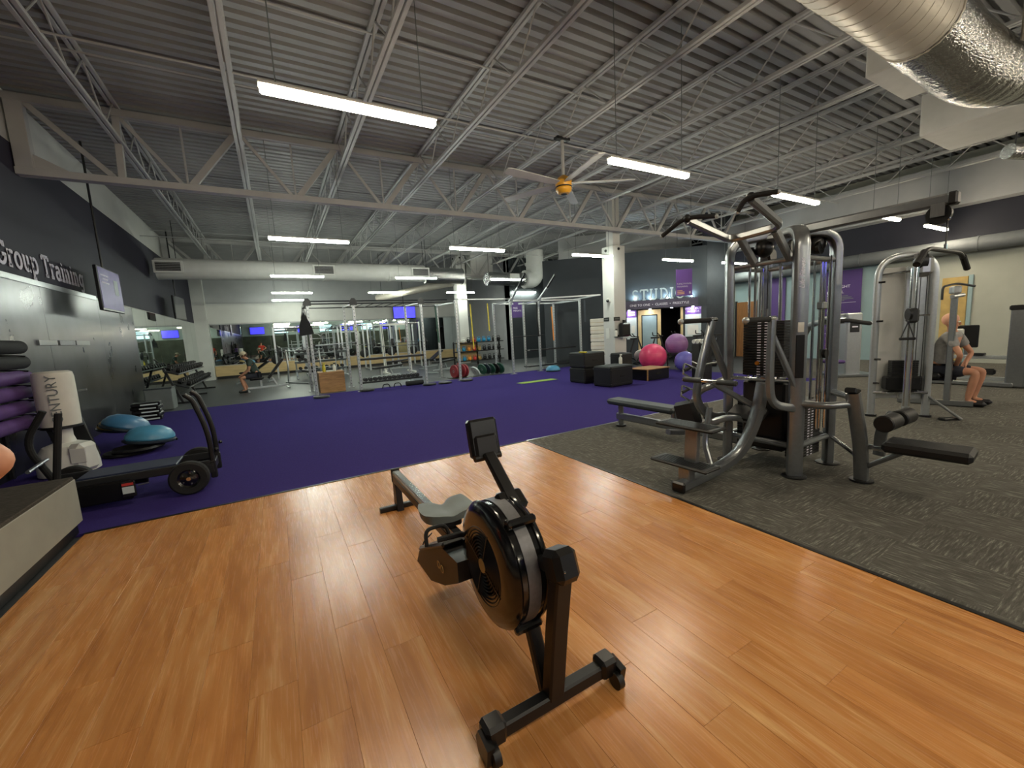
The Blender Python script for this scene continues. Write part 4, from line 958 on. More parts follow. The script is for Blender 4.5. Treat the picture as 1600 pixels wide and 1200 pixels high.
for x, x2 in ((7.37, 7.2), (8.55, 8.4)):
    rb('raised_arm', (x, 12.85, 2.6), ((x+x2)/2, 12.1, 3.0), .07, .07); rb('raised_arm', ((x+x2)/2, 12.1, 3.0), (x2, 11.5, 3.36), .06, .06, 'dark_frame'); rb('arm_brace', (x, 12.85, 2.35), (x-.05, 12.5, 2.78), .04, .04)
rb('outrigger', (8.55, 12.85, 2.68), (11.0, 12.2, 2.74), .05, .05); rb('outrigger', (10.35, 14.4, 2.62), (11.0, 12.2, 2.74), .05, .05)
for k in range(5): rp_('ladder_rung', (1.05, 15.3, .7+.24*k), (1.75, 15.3, .7+.24*k), .013, 'silver_light')
for x in (1.05, 1.75): rp_('ladder_side', (x, 15.3, 0.002), (x, 15.3, 1.75), .018, 'silver_light')
sh = MB().box((3.1, 13.0, .95), (2.0, .34, .06), bev=.012).build('storage_shelf', 'black_satin', rg)
tr = MB().box((3.15, 13.5, .2), (2.0, .3, .05), bev=.01).build('lower_tray', 'dark_frame', rg)
for x in (.95, 2.05): rp_('jhook', (x, 12.72, 1.45), (x, 12.85, 1.45), .03, 'black_plastic')
rp_('dip_bar', (.9, 12.85, 1.45), (2.1, 12.85, 1.48), .014, 'silver_light')
rp_('barbell_rest', (7.4, 12.75, 1.34), (8.7, 12.75, 1.34), .02, 'black_satin')
MB().box((9.4, 13.3, .78), (2.2, .3, .05), bev=.01).build('storage_shelf', 'black_satin', rg); MB().box((9.4, 13.5, .16), (2.2, .3, .05), bev=.01).build('lower_tray', 'dark_frame', rg)
# dumbbells on the low tray
dd = None
for k in range(12):
    lab = 'small dark dumbbell lying on the low tray of the training rig'
    if dd is None:
        dd = thing('dumbbell', lab, 'dumbbell', (2.35+.15*k, 13.5, .227), PI/2, 'dumbbells on the rig tray'); [dumbbell_mesh(q).build('head', 'dark_frame', dd) for q in (-1, 1)]; MB().cyl((-.1, 0, .078), (.1, 0, .078), .017, 8).build('grip', 'chrome', dd); dd.scale = (.75, .75, .75)
    else: dup(dd, (2.35+.15*k, 13.5, .227), PI/2)
# hanging bands and straps
def strap(name, pts, r, m, lab): return tag(MB().sweep([Vector(p) for p in pts], [(-r, -.006), (r, -.006), (r, .006), (-r, .006)], up=(0, 1, 0)).build(name, m), lab, 'strap')
strap('resistance_band', [(5.98, 13.2, 2.55), (6.0, 13.2, 1.8), (6.02, 13.2, 1.0)], .02, 'yellow_item', 'long yellow and black band hanging from the rig beside the kettlebells')
strap('resistance_band', [(6.75, 13.4, 2.58), (6.77, 13.4, 1.6)], .022, 'yellow_item', 'short yellow band hanging at the middle of the rig')
strap('resistance_band', [(9.4, 13.2, 2.4), (9.45, 13.2, 1.1)], .025, 'orange_item', 'orange band hanging at the right bay of the rig') 
strap('resistance_band', [(10.62, 12.7, 2.6), (10.64, 12.7, 1.75)], .04, 'bosu_dark', 'dark blue band looped over the right end of the rig')
strap('resistance_band', [(4.85, 13.2, 2.5), (4.9, 13.2, 1.4)], .03, 'green_plate', 'green band hanging from the rig beside the flywheel of plates') if False else strap('resistance_band', [(4.72, 13.2, 2.5), (4.76, 13.2, 1.3)], .03, 'green_plate', 'dark green band hanging in the second bay of the rig')
strap('suspension_strap', [(8.42, 12.72, 2.55), (8.4, 12.72, 1.95), (8.44, 12.72, 1.3)], .03, 'black_foam', 'black suspension strap with yellow loop hanging near the raised rig arms')
bg = thing('hanging_bag', 'black cloth bag hanging on the left front upright of the rig', 'bag', (.78, 12.74, 0))
MB().prism([(-.17, 1.72), (.19, 1.78), (.15, 2.0), (.05, 2.22), (-.02, 2.38), (-.08, 2.2), (-.15, 2.0)], .08, Matrix.Translation((0, -.06, 0)) @ Matrix.Rotation(PI/2, 4, 'X')).build('pouch', 'black_foam', bg); MB().tube([(-.08, -.06, 2.2), (0, -.02, 2.6), (.05, -.06, 2.2)], .012, 6).build('cord', 'black_foam', bg)
# wooden plyo box with bottles
t = thing('plyo_box', 'plywood plyo box holding cleaning bottles inside the left bay of the rig', 'box', (1.4, 13.9, 0))
for nm, c, d in (('side_panel', (0, -.3, .3), (.72, .02, .6)), ('side_panel', (0, .3, .3), (.72, .02, .6)), ('end_panel', (-.35, 0, .3), (.02, .58, .6)), ('end_panel', (.35, 0, .3), (.02, .58, .6)), ('top_panel', (0, 0, .61), (.72, .62, .02))): MB().box(c, d, bev=.002).build(nm, 'plywood', t)
def bottle(loc, m, capm, h, lab):
    b = thing('spray_bottle', lab, 'bottle', loc); MB().lathe([(.02, 0), (.045, .005), (.045, h*.6), (.018, h*.75), (.018, h*.85)], 14).build('body', m, b); MB().box((.015, 0, h*.92), (.07, .03, h*.14), bev=.006).build('trigger', capm, b)
bottle((1.22, 13.8, .621), 'yellow_item', 'yellow_item', .28, 'yellow spray bottle on the plywood box in the rig'); bottle((1.52, 13.85, .621), 'white_plastic', 'dark_frame', .26, 'white spray bottle on the plywood box in the rig')
tag(MB().box((1.38, 13.8, .64), (.2, .16, .035), bev=.01).build('folded_cloth', 'white_plastic'), 'folded white cloth on the plywood box in the rig', 'cloth')
# ---------------------------------------------------------------- bumper plates, kettlebell rack
def plate(loc, rot, r, m, lab, th=.06, group=None):
    t = thing('bumper_plate', lab, 'weight plate', loc, group=group); t.rotation_euler = rot
    MB().lathe([(.03, -th/2), (r*.45, -th/2), (r*.5, -th*.35), (r*.82, -th*.35), (r*.86, -th/2), (r-.01, -th/2), (r, -th*.35), (r, th*.35), (r-.01, th/2), (r*.86, th/2), (r*.82, th*.35), (r*.5, th*.35), (r*.45, th/2), (.03, th/2)], 28).build('disc', m, t); MB().lathe([(.025, -th*.52), (.05, -th*.52), (.05, th*.52), (.025, th*.52), (.025, -th*.52)], 16, cap=False).build('hub', 'steel', t)
for i, x in enumerate((5.42, 5.52, 5.72, 5.82)): plate((x, 13.7, .24), (0, PI/2, .25), .23, 'red_plate', '%s red bumper plate from the left on the rig floor tree' % ['first', 'second', 'third', 'fourth'][i], group='red bumper plates')
t = thing('plate_tree', 'low black stand holding the red bumper plates in the rig', 'stand', (5.62, 13.7, 0)); MB().box((0, 0, .008), (.8, .42, .014), bev=.004).build('base', 'black_satin', t); MB().cyl((0, -.0, .02), (0, 0, .55), .02, 8).build('stem', 'dark_frame', t); MB().box((.0, -.0, .5), (.1, .06, .06), bev=.01).build('top_grip', 'red_item', t)
for i in range(5): plate((6.55+.16*i, 13.75-.05*i, .215), (0, PI/2-.32, .3), .21, ['green_plate', 'bosu_dark', 'green_plate', 'black_satin', 'green_plate'][i], '%s leaning dark bumper plate from the left beyond the turf edge' % ['first', 'second', 'third', 'fourth', 'fifth'][i], group='leaning dark bumper plates')
plate((6.25, 13.7, .17), (.0, 1.0, .25), .2, 'paper', 'pale grey weight plate leaning left of the dark bumper plates')
kr = thing('kettlebell_rack', 'three-shelf black kettlebell rack behind the training rig', 'rack', (8.75, 18.6, 0))
for x in (-1.25, 0, 1.25): MB().beam((x, .2, 0), (x, .2, 1.15), .06, .06).build('upright', 'black_satin', kr)
for z in (.22, .68, 1.1): MB().box((0, 0, z), (2.6, .42, .04), bev=.006).build('shelf', 'black_satin', kr)
MB().box((-.55, .24, .7), (1.1, .03, .9)).build('back_panel', 'birch', kr)
kb0 = {}
cols = ['blue_item', 'blue_item', 'orange_item', 'red_item', 'tan', 'dark_frame', 'dark_frame', 'black_satin', 'black_satin']
for r, z in enumerate((.241, .701, 1.121)):
    for k in range(9):
        m = cols[k] if r < 2 else ['white_plastic', 'white_plastic', 'dark_frame', 'red_item', 'blue_item', 'blue_item', 'blue_item', 'black_satin', 'black_satin'][k]
        x = 7.65+.275*k; lab = '%s kettlebell from the left on the %s kettlebell shelf' % (['first', 'second', 'third', 'fourth', 'fifth', 'sixth', 'seventh', 'eighth', 'ninth'][k], ['bottom', 'middle', 'top'][r])
        if m not in kb0:
            t = thing('kettlebell', lab, 'kettlebell', (x, 18.55, z), group='kettlebells on the rack')
            MB().lathe([(.02, 0), (.06, 0), (.09, .04), (.098, .09), (.08, .15), (.04, .175)], 14).build('body', m, t); MB().tube(fil([(-.06, 0, .15), (-.075, 0, .24), (.075, 0, .24), (.06, 0, .15)], .04, 4), .014, 6).build('handle', m, t); kb0[m] = t
        else: dup(kb0[m], (x, 18.55, z), 0, lab)
# ---------------------------------------------------------------- benches and racks of the free-weight floor
def bench0(loc, rz, inc, lab):
    t = thing('weight_bench', lab, 'bench', loc, rz, 'weight benches')
    MB().rail([(-.6, 0, .12), (.62, 0, .12)], .06, .06).build('spine', 'silver_light', t)
    for x in (-.58, .6): MB().rail([(x, -.28, .03), (x, .28, .03)], .06, .05).build('foot', 'silver_light', t)
    MB().beam((-.2, 0, .12), (-.2, 0, .4), .06, .06).build('seat_post', 'silver_light', t); MB().beam((.3, 0, .12), (.15, 0, .42), .06, .05).build('back_post', 'silver_light', t)
    MB().box((-.3, 0, .44), (.38, .28, .07), bev=.02).build('seat_pad', 'black_pad', t)
    MB().box((.28+.0, 0, .44+.36*math.sin(inc)), (.82, .28, .07), RY(-inc), .02).build('back_pad', 'black_pad', t)
    return t
b0 = bench0((-.35, 16.4, 0), .1, .9, 'inclined bench the seated man in the cap sits on')
bench0((3.6, 16.2, 0), .3, .05, 'flat weight bench seen through the rig behind the low tray')
for i, (x, y, rz) in enumerate(((6.0, 16.5, .5), (-.9, 20.2, -.3), (4.9, 19.6, .2), (6.4, 18.9, .4))): bench0((x, y, 0), rz, [.05, .6, .05, .5][i], ['flat bench right of the second rig bay', 'inclined bench before the left back mirror', 'flat bench under the hanging blue television', 'inclined bench before the kettlebell rack'][i])
def rack0(loc, lab, rz=0):
    t = thing('power_rack', lab, 'power rack', loc, rz, 'power racks by the back mirror')
    for x in (-.6, .6):
        for y in (-.6, .6): MB().beam((x, y, 0), (x, y, 2.3), .07, .07, up=(0, 1, 0)).build('upright', 'silver_light', t)
        MB().beam((x, -.6, 2.27), (x, .6, 2.27), .06, .06).build('side_beam', 'silver_light', t); MB().beam((x, -.6, .05), (x, .6, .05), .06, .06).build('floor_beam', 'silver_light', t)
        MB().cyl((x, .62, .8), (x, .95, .82), .025, 8).build('plate_horn', 'chrome', t); MB().lathe([(.03, 0), (.2, 0), (.22, .01), (.22, .05), (.2, .06), (.03, .06)], 20, Matrix.Translation((x, .7, .82)) @ Matrix.Rotation(-PI/2, 4, 'X')).build('stored_plate', 'black_satin', t)
    MB().beam((-.6, .6, 2.27), (.6, .6, 2.27), .06, .06).build('top_beam', 'dark_frame', t); MB().beam((-.6, -.6, 2.27), (.6, -.6, 2.27), .04, .04).build('top_beam', 'chrome', t)
    MB().cyl((-1.0, -.66, 1.3), (1.0, -.66, 1.3), .016, 8).build('barbell', 'chrome', t)
    for s_ in (-1, 1): MB().cyl((s_*.82, -.66, 1.3), (s_*.88, -.66, 1.3), .2, 20).build('barbell_plate', 'black_satin', t)
    return t
p0 = rack0((.6, 21.6, 0), 'silver power rack furthest left before the back mirror')
for i, x in enumerate((3.4, 6.0)): dup(p0, (x, 21.8, 0), 0, ['silver power rack in the middle before the back mirror', 'silver power rack under the hanging television'][i])
t = thing('smith_machine', 'tall white-framed press machine left of the hanging television', 'exercise machine', (4.6, 18.2, 0))
for x in (-.55, .55): MB().beam((x, 0, 0), (x, .15, 2.15), .1, .08, up=(0, 1, 0)).build('upright', 'white_plastic', t); MB().beam((x, -.7, .04), (x, .5, .04), .08, .07).build('foot', 'white_plastic', t); MB().cyl((x, -.06, .2), (x, .08, 2.1), .014, 8).build('guide_rod', 'chrome', t)
MB().beam((-.6, .15, 2.12), (.6, .15, 2.12), .08, .08).build('top_beam', 'white_plastic', t); MB().cyl((-.95, -.05, 1.2), (.95, -.05, 1.2), .018, 8).build('barbell', 'chrome', t)
t = thing('dumbbell_shelf', 'silver three-tier dumbbell shelf before the back mirror behind the plywood box', 'rack', (1.7, 19.9, 0))
for x in (-1.0, 1.0): MB().beam((x, .25, 0), (x, -.1, 1.25), .06, .06).build('upright', 'silver_light', t); MB().beam((x, -.4, .03), (x, .4, .03), .06, .05).build('foot', 'silver_light', t)
for r, z in enumerate((.35, .72, 1.09)):
    MB().box((0, .08-.1*r, z), (2.1, .34, .03), RX(-.3), .006).build('tier', 'silver_light', t)
    for k in range(9): o = dup(dd, (.85+.21*k, 19.95-.1*r, z+.03), PI/2, '%s dumbbell from the left on the %s tier of the silver back shelf' % (['first', 'second', 'third', 'fourth', 'fifth', 'sixth', 'seventh', 'eighth', 'ninth'][k], ['bottom', 'middle', 'top'][r]), 'dumbbells on the silver back shelf'); o.scale = (.9, .9, .9)
t = thing('bench_press_station', 'silver bench press station with angled legs right of the seated man in the cap', 'exercise machine', (1.0, 18.0, 0), .2)
for x in (-.6, .6): MB().oval(fil([(x, .5, .04), (x, .3, .6), (x, .35, 1.3)], .15), .04, .03, up=(1, 0, 0)).build('upright', 'silver_light', t); MB().rail([(x*1.1, .6, .03), (x*.4, -.9, .03)], .06, .05).build('floor_rail', 'silver_light', t)
MB().box((0, -.2, .45), (.28, 1.1, .08), bev=.02).build('bench_pad', 'black_pad', t); MB().beam((0, -.6, .05), (0, -.6, .42), .06, .06).build('pad_post', 'silver_light', t); MB().cyl((-1.0, .25, 1.25), (1.0, .25, 1.25), .016, 8).build('barbell', 'chrome', t)
for x in (-.85, .85): MB().cyl((x-.03, .25, 1.25), (x+.03, .25, 1.25), .2, 20).build('barbell_plate', 'black_satin', t)
# small dark items on the turf edge
for i, (x, y) in enumerate(((.72, 12.6), (2.0, 12.95), (3.85, 12.65), (4.35, 12.6), (5.1, 12.62))): tag(MB().lathe([(.02, 0), (.2, 0), (.22, .02), (.2, .05), (.05, .06)], 22).build('weight_disc', 'black_satin', loc=(x+.25, y-.12, .006)), '%s flat black disc from the left at the rig feet' % ['first', 'second', 'third', 'fourth', 'fifth'][i], 'disc', 'flat discs at the rig feet')
t = thing('ab_roller', 'black floor push-up handles lying on the turf under the low rig tray', 'exercise handles', (3.1, 12.95, .004))
for x in (-.25, .1): MB().tube(fil([(x-.12, 0, .01), (x-.08, 0, .13), (x+.08, 0, .13), (x+.12, 0, .01)], .05), .014, 8).build('handle', 'black_foam', t)
tag(MB().lathe([(.02, -.28), (.07, -.28), (.075, -.26), (.075, .26), (.07, .28), (.02, .28)], 18, Matrix.Rotation(PI/2, 4, 'Y')).build('foam_roller', 'black_foam', loc=(3.75, 12.95, .08)), 'short black foam roller on the turf under the low rig tray', 'foam roller')
bosu((8.75, 12.35, .006), 0, 0, .85, 'bosu_pale', 'light blue domed balance trainer on the turf before the right rig bay')
t = thing('stretch_mat', 'lime green strip mat lying on the purple turf left of the box stack', 'mat', (6.75, 10.35, .005))
MB().box((0, 0, .005), (1.3, .32, .01), bev=.003).build('mat', 'lime', t)
for x in (-.62, .62): MB().box((x, 0, .0055), (.04, .32, .011), bev=.002).build('end_binding', 'green_plate', t)
# ---------------------------------------------------------------- soft plyo boxes, crate
def softbox(loc, d, lab, top, rz=0):
    t = thing('soft_plyo_box', lab, 'plyo box', loc, rz, 'black soft plyo boxes')
    MB().box((0, 0, d[2]/2), d, bev=.03).build('cover', 'black_pad', t); MB().box((0, 0, d[2]-.012), (d[0]-.06, d[1]-.06, .03), bev=.006).build('top_panel', top, t)
    for z in (.08, d[2]-.08): MB().box((0, 0, z), (d[0]+.006, d[1]+.006, .012)).build('seam', 'dark_frame', t)
    MB().box((0, -d[1]/2-.006, d[2]*.5), (.16, .012, .035), bev=.004).build('handle', 'black_foam', t)
softbox((7.62, 9.08, .005), (.76, .68, .42), 'lower black soft plyo box of the two-high stack left of the column', 'black_pad')
softbox((7.62, 9.08, .43), (.76, .68, .42), 'upper black soft plyo box with yellow edge on the two-high stack', 'charcoal_pad')
tag(MB().box((7.3, 8.85, .868), (.1, .24, .03), bev=.008).build('warning_strip', 'yellow_item'), 'yellow edge pad lying on the black box stack', 'pad')
softbox((7.58, 8.0, .005), (.84, .62, .52), 'wide single black soft plyo box in front of the stack', 'charcoal_pad', .08)
bottle((7.9, 8.05, .53), 'white_plastic', 'white_plastic', .26, 'clear spray bottle standing on the wide black plyo box')
softbox((8.72, 8.86, .005), (.46, .46, .74), 'tall narrow black box standing against the white column', 'black_pad')
t = thing('wood_crate', 'low black crate with plywood top in front of the pink ball', 'crate', (9.08, 8.15, .005), .02)
MB().box((0, 0, .15), (.88, .66, .29), bev=.006).build('body', 'black_plastic', t); MB().box((0, 0, .305), (.92, .7, .025), bev=.004).build('lid', 'plywood', t)
MB().box((-.44, -.33, .15), (.03, .03, .3)).build('corner_edge', 'plywood', t); MB().box((0, -.335, .17), (.2, .012, .06), bev=.004).build('hand_hole', 'dark_void', t)
# column fittings
t = thing('towel_dispenser', 'black paper towel dispenser on the near face of the white column', 'dispenser', (9.55, 9.64, 1.4)); MB().box((0, -.12, 0), (.34, .22, .42), bev=.04).build('case', 'black_plastic', t); MB().box((0, -.1, -.24), (.24, .14, .06), bev=.01).build('tray', 'paper', t); MB().box((0, -.1, .26), (.08, .08, .1), bev=.01).build('top_knob', 'black_plastic', t)
for i, (p, d, l) in enumerate((((9.35, 9.646, 1.75), (.26, .012, .12), 'small dark plaque on the near face of the column'), ((9.244, 10.0, 1.75), (.012, .24, .12), 'small dark plaque on the left face of the column'))):
    t = thing('plaque', l, 'sign', p); MB().box((0, 0, 0), d, bev=.002).build('plate', 'dark_frame', t); MB().box((-.003 if d[0] < .1 else 0, -.003 if d[1] < .1 else 0, 0), (d[0]*.7 if d[0] > .1 else d[0], d[1]*.7 if d[1] > .1 else d[1], .02)).build('print', 'grey_seat', t)
tag(MB().box((9.243, 9.95, 1.3), (.012, .17, .34), bev=.002).build('paper_notice', 'white_plastic'), 'white paper notice taped on the left face of the column', 'notice'); bottle((9.22, 9.56, 1.2), 'white_plastic', 'dark_frame', .24, 'hand sanitizer bottle on the bracket at the column') 
t = thing('bottle_bracket', 'small bracket holding the sanitizer bottle at the column', 'bracket', (9.24, 9.56, 1.19)); MB().box((.02, .0, 0), (.16, .14, .014), bev=.003).build('shelf', 'dark_frame', t); MB().box((.12, .06, .03), (.06, .12, .06)).build('arm', 'dark_frame', t)
t = thing('camera_dome', 'small black camera on the left face of the white column', 'camera', (9.24, 9.85, 2.35)); MB().box((-.02, 0, 0), (.05, .12, .12), bev=.01).build('mount', 'white_plastic', t); MB().ball((-.06, .0, -.03), .05, 12).build('dome', 'black_gloss', t)
o = MB().lathe([(.02, 0), (.17, .0), (.19, .5), (.2, .52), (.18, .52), (.16, .03)], 18).build('waste_bin', 'black_plastic', loc=(9.15, 9.3, .006)); tag(o, 'round black waste bin at the foot of the white column', 'bin')
# stacked white mats
for i in range(6):
    t = thing('folded_mat', '%s white folded mat from the bottom in the tall stack left of the column' % ['first', 'second', 'third', 'fourth', 'fifth', 'sixth'][i], 'mat', (11.35, 12.75, .003+.31*i), -PI/4, 'stacked white mats'); MB().box((0, 0, .152), (.62, .5, .3), bev=.03).build('cover', 'bag_vinyl', t); MB().box((0, -.251, .152), (.6, .004, .012)).build('seam', 'tan', t)
# ---------------------------------------------------------------- exercise balls and kettlebells by the studio
def xball(c, r, m, lab):
    t = thing('exercise_ball', lab, 'exercise ball', c); MB().ball((0, 0, 0), r, 36).build('ball', m, t)
    v = V(-.7, -.6, .35).normalized()*r; MB().cyl(v*.985, v*1.01, .016, 10).build('valve', m, t)
    for k in (-.5, -.3, .3, .5): rr = r*math.sqrt(1-k*k); MB().lathe([(rr-.003, r*k-.004), (rr+.003, r*k), (rr-.003, r*k+.004)], 36, cap=False).build('ridge', m, t)
xball((10.77, 9.5, .446), .44, 'ball_pink', 'large pink exercise ball behind the low crate'); xball((11.72, 9.32, .8), .365, 'ball_mauve', 'mauve exercise ball raised on the ball stand near the studio'); xball((11.1, 8.52, .316), .31, 'ball_violet', 'periwinkle exercise ball at the right end of the turf')
t = thing('ball_stand', 'low black ring stand carrying the mauve exercise ball', 'stand', (11.72, 9.32, .004))
MB().tube([(.27*math.cos(2*PI*k/24), .27*math.sin(2*PI*k/24), .52) for k in range(24)], .018, 8, closed=True).build('ring', 'black_satin', t)
for k in range(4): a = PI/4+k*PI/2; MB().cyl((.3*math.cos(a), .3*math.sin(a), 0), (.27*math.cos(a), .27*math.sin(a), .51), .016, 8).build('leg', 'black_satin', t)
for k in range(8):
    x, y = 11.55+.22*(k % 4)-.35*(k//4), 9.05+.02*k-.28*(k//4); x += .25*(k//4)
    dup(kb0['dark_frame'], (11.2+.19*k, 10.15-.1*k, .004), .4*k, 'dark kettlebell on the floor between the pink and mauve balls', 'loose kettlebells') if k < 3 else dup(kb0['dark_frame'], (12.15+.2*(k-3), 9.3-.22*(k-3), .004), .4*k, 'dark kettlebell on the floor right of the mauve ball', 'loose kettlebells')
# towel cabinet
t = thing('towel_cabinet', 'tall black cabinet with white towels on top between the violet ball and multi-gym', 'cabinet', (9.1, 6.5, .005), -.5); MB().box((0, 0, .5), (.32, .4, .98), bev=.012).build('body', 'black_plastic', t); MB().box((0, -.202, .5), (.27, .01, .88), bev=.004).build('door', 'black_satin', t)
for i in range(3): tag(MB().tube([(-.13, 0, 0), (.13, 0, 0)], .05, 14).build('rolled_towel', 'white_plastic', loc=V(9.1, 6.5, 1.05)+V(-.03+.0*i, -.11+.11*i, 0)), '%s rolled white towel on the black cabinet' % ['front', 'middle', 'back'][i], 'towel', 'rolled towels on the cabinet')
# ---------------------------------------------------------------- spin bikes before the studio
def bike(loc, rz, lab):
    t = thing('spin_bike', lab, 'exercise bike', loc, rz, 'spin bikes before the studio')
    for x in (-.45, .5): MB().rail([(x, -.26, .03), (x, .26, .03)], .06, .05).build('foot', 'dark_frame', t)
    MB().oval(fil([(-.45, 0, .06), (-.1, 0, .3), (.35, 0, .34), (.5, 0, .06)], .15), .04, .03).build('frame', 'dark_frame', t)
    MB().lathe([(.03, -.03), (.2, -.03), (.24, -.02), (.24, .02), (.2, .03), (.03, .03)], 22, Matrix.Translation((.33, 0, .32)) @ Matrix.Rotation(PI/2, 4, 'X')).build('flywheel', 'steel', t)
    MB().beam((-.05, 0, .3), (-.25, 0, .95), .05, .04).build('seat_post', 'black_satin', t); MB().beam((.2, 0, .4), (.42, 0, 1.05), .05, .04).build('handle_post', 'black_satin', t)
    MB().prism([(-.14, -.1), (-.1, -.11), (.02, -.05), (.16, -.025), (.16, .025), (.02, .05), (-.1, .11), (-.14, .1)], .06, Matrix.Translation((-.26, 0, .99))).build('saddle', 'black_pad', t)
    MB().tube(fil([(.68, -.12, 1.2), (.6, -.2, 1.08), (.42, -.16, 1.06), (.42, .16, 1.06), (.6, .2, 1.08), (.68, .12, 1.2)], .06), .018, 8).build('handlebar', 'black_foam', t)
    MB().cyl((.02, -.12, .32), (.02, .12, .32), .09, 16).build('crank', 'black_satin', t)
    for s_ in (-1, 1): MB().box((.02+.12*s_, .16*s_, .32-.08*s_), (.1, .09, .03), bev=.005).build('pedal', 'black_plastic', t)
    return t
labs = ['spin bike furthest left before the glazed studio door', 'second spin bike from the left before the studio', 'third spin bike from the left in the dark doorway', 'fourth spin bike from the left before the right notice board', 'fifth spin bike from the left at the dark wall corner']
k0 = bike((11.95, 11.75, .004), PI*.9, labs[0])
for i in range(1, 5): dup(k0, (11.95+.55*i, 11.75-.52*i, .004), PI*(.9+.05*(-1)**i), labs[i])
# ---------------------------------------------------------------- hanging banners
def banner(c, w, h, rz, m, lab, lines, wires=True, thk=.02):
    t = thing('banner', lab, 'banner', c, rz); MB().box((0, 0, 0), (w, thk, h), bev=.002).build('sheet', m, t)
    for (s_, sz, x, z, mm) in lines: text(s_, sz, mm, t, (x, -thk/2-.003, z), (PI/2, 0, 0), align='LEFT', ext=.001)
    if wires:
        for s2 in (-w*.42, w*.42): MB().cyl((s2, 0, h/2), (s2, 0, CZ-c[2]), .004, 5).build('wire', 'dark_frame', t)
    return t
t = banner((11.95, 9.2, 2.83), .5, .86, -PI/4, 'banner_purple', 'purple hanging banner reading Functional Training before the studio', [('FUNCTIONAL', .072, -.22, -.04, 'ink_white'), ('TRAINING', .072, -.22, -.13, 'ink_white')])
for k in range(3): MB().box((-.1-.03*(k == 0), -.013, -.26-.05*k), (.22-.06*(k == 0), .004, .03)).build('print_line', 'ink_peach', t)
MB().box((.18, -.013, -.33), (.05, .004, .08)).build('emblem', 'ink_white', t)
banner((9.82, 16.5, 2.5), .55, .7, 0, 'banner_dark', 'dark purple hanging banner reading Free Weights behind the rig', [('FREE', .12, -.22, .08, 'ink_white'), ('WEIGHTS', .1, -.22, -.04, 'ink_white')])
pur = [('THE TIGHT', .13, -.4, .85, 'ink_white'), ('FITS ALL', .13, -.4, .68, 'ink_white'), ('TOGETHER', .12, -.4, -.35, 'ink_white')]
t = banner((RW-.05, 6.6, 1.55), 1.1, 2.75, -PI/2, 'banner_dark', 'tall purple wall banner with white text behind the cable towers', pur, False, .03)
for z, w in ((.55, .6), (.5, .7), (.45, .75), (.4, .5), (.04, .5), (-.0, .4), (-.47, .5), (-.52, .6), (-.82, .7), (-.87, .6), (-1.08, .55)): MB().box((-.4+w/2, -.018, z), (w, .004, .022)).build('print_line', 'grey_seat', t)
for z in (.33, -.17, -.68): MB().box((0, -.018, z), (.85, .004, .008)).build('rule', 'ink_white', t)
t = banner((RW-.05, 8.6, 1.6), .55, 2.7, -PI/2, 'banner_dark', 'narrow purple wall banner left of the tall one on the right wall', [], False, .03)
# wooden door in the far teal wall
dd_ = struct(bpy.data.objects.new('door_2', None)); COL.objects.link(dd_); dd_.location = (RW-.02, 9.75, 0)
MB().box((-.02, 0, 1.1), (.05, .8, 2.18), bev=.006).build('door_leaf', 'door_wood', dd_); MB().box((-.01, -.44, 1.12), (.06, .08, 2.24)).build('door_frame', 'dark_frame', dd_); MB().box((-.01, .44, 1.12), (.06, .08, 2.24)).build('door_frame', 'dark_frame', dd_); MB().cyl((-.06, -.3, 1.0), (-.1, -.3, 1.0), .025, 8).build('door_knob', 'steel', dd_)
dd_ = struct(bpy.data.objects.new('door_3', None)); COL.objects.link(dd_); dd_.location = (RW-.02, 3.95, 0)
MB().box((-.02, 0, 1.2), (.05, .5, 2.3), bev=.006).build('door_leaf', 'tan', dd_); MB().box((-.01, -.3, 1.2), (.06, .08, 2.36)).build('door_frame', 'wall_teal', dd_)
dd_ = struct(bpy.data.objects.new('door_4', None)); COL.objects.link(dd_); dd_.location = (10.3, BW-.03, 0)
MB().box((0, -.02, 1.15), (.55, .05, 2.3), bev=.006).build('door_leaf', 'birch', dd_); MB().box((.32, -.02, 1.17), (.08, .06, 2.34)).build('door_frame', 'wall_white', dd_)
# ---------------------------------------------------------------- second cable tower
c0 = V(7.83, 2.33, 0); ang = math.atan2(-.55, .45)
t = thing('cable_tower', 'silver arched cable tower with triangle handle right of the multi-gym', 'exercise machine', c0, ang)
def tp(name, b, m='silver_light', par=None): return b.build(name, m, par or t)
tp('arch_frame', MB().oval(fil([(-.36, 0, .02), (-.36, 0, 2.3), (.27, 0, 2.3), (.27, 0, .02)], .3, 9), .042, .034, up=(0, 1, 0)))
for x in (-.36, .27): tp('foot_pad', MB().cyl((x, 0, .003), (x, 0, .03), .07, 14), 'black_satin')
tp('shroud_panel', MB().box((.12, .06, 1.2), (.28, .04, 1.9), bev=.01), 'silver_light'); tp('shroud_panel', MB().box((-.16, .1, 1.2), (.3, .03, 1.9), bev=.01), 'duct_white')
tp('upper_bar', MB().tube([(-.36, -.0, 2.05), (.05, 0, 2.08)], .016, 8), 'chrome')
tp('lower_bar', MB().tube([(-.36, -.02, .36), (.27, -.02, .36)], .022, 8), 'chrome')
tp('column_rail', MB().rail([(-.04, -.2, .1), (-.04, -.2, 2.1)], .07, .06, up=(0, 1, 0))); 
for x in (.01, .07): tp('guide_tube', MB().cyl((x-.1, -.26, .2), (x-.1, -.26, 2.1), .012, 8), 'chrome')
for x in (.1, .17): tp('cable', MB().cyl((x-.05, -.16, .5), (x-.05, -.16, 2.1), .005, 6), 'black_satin')
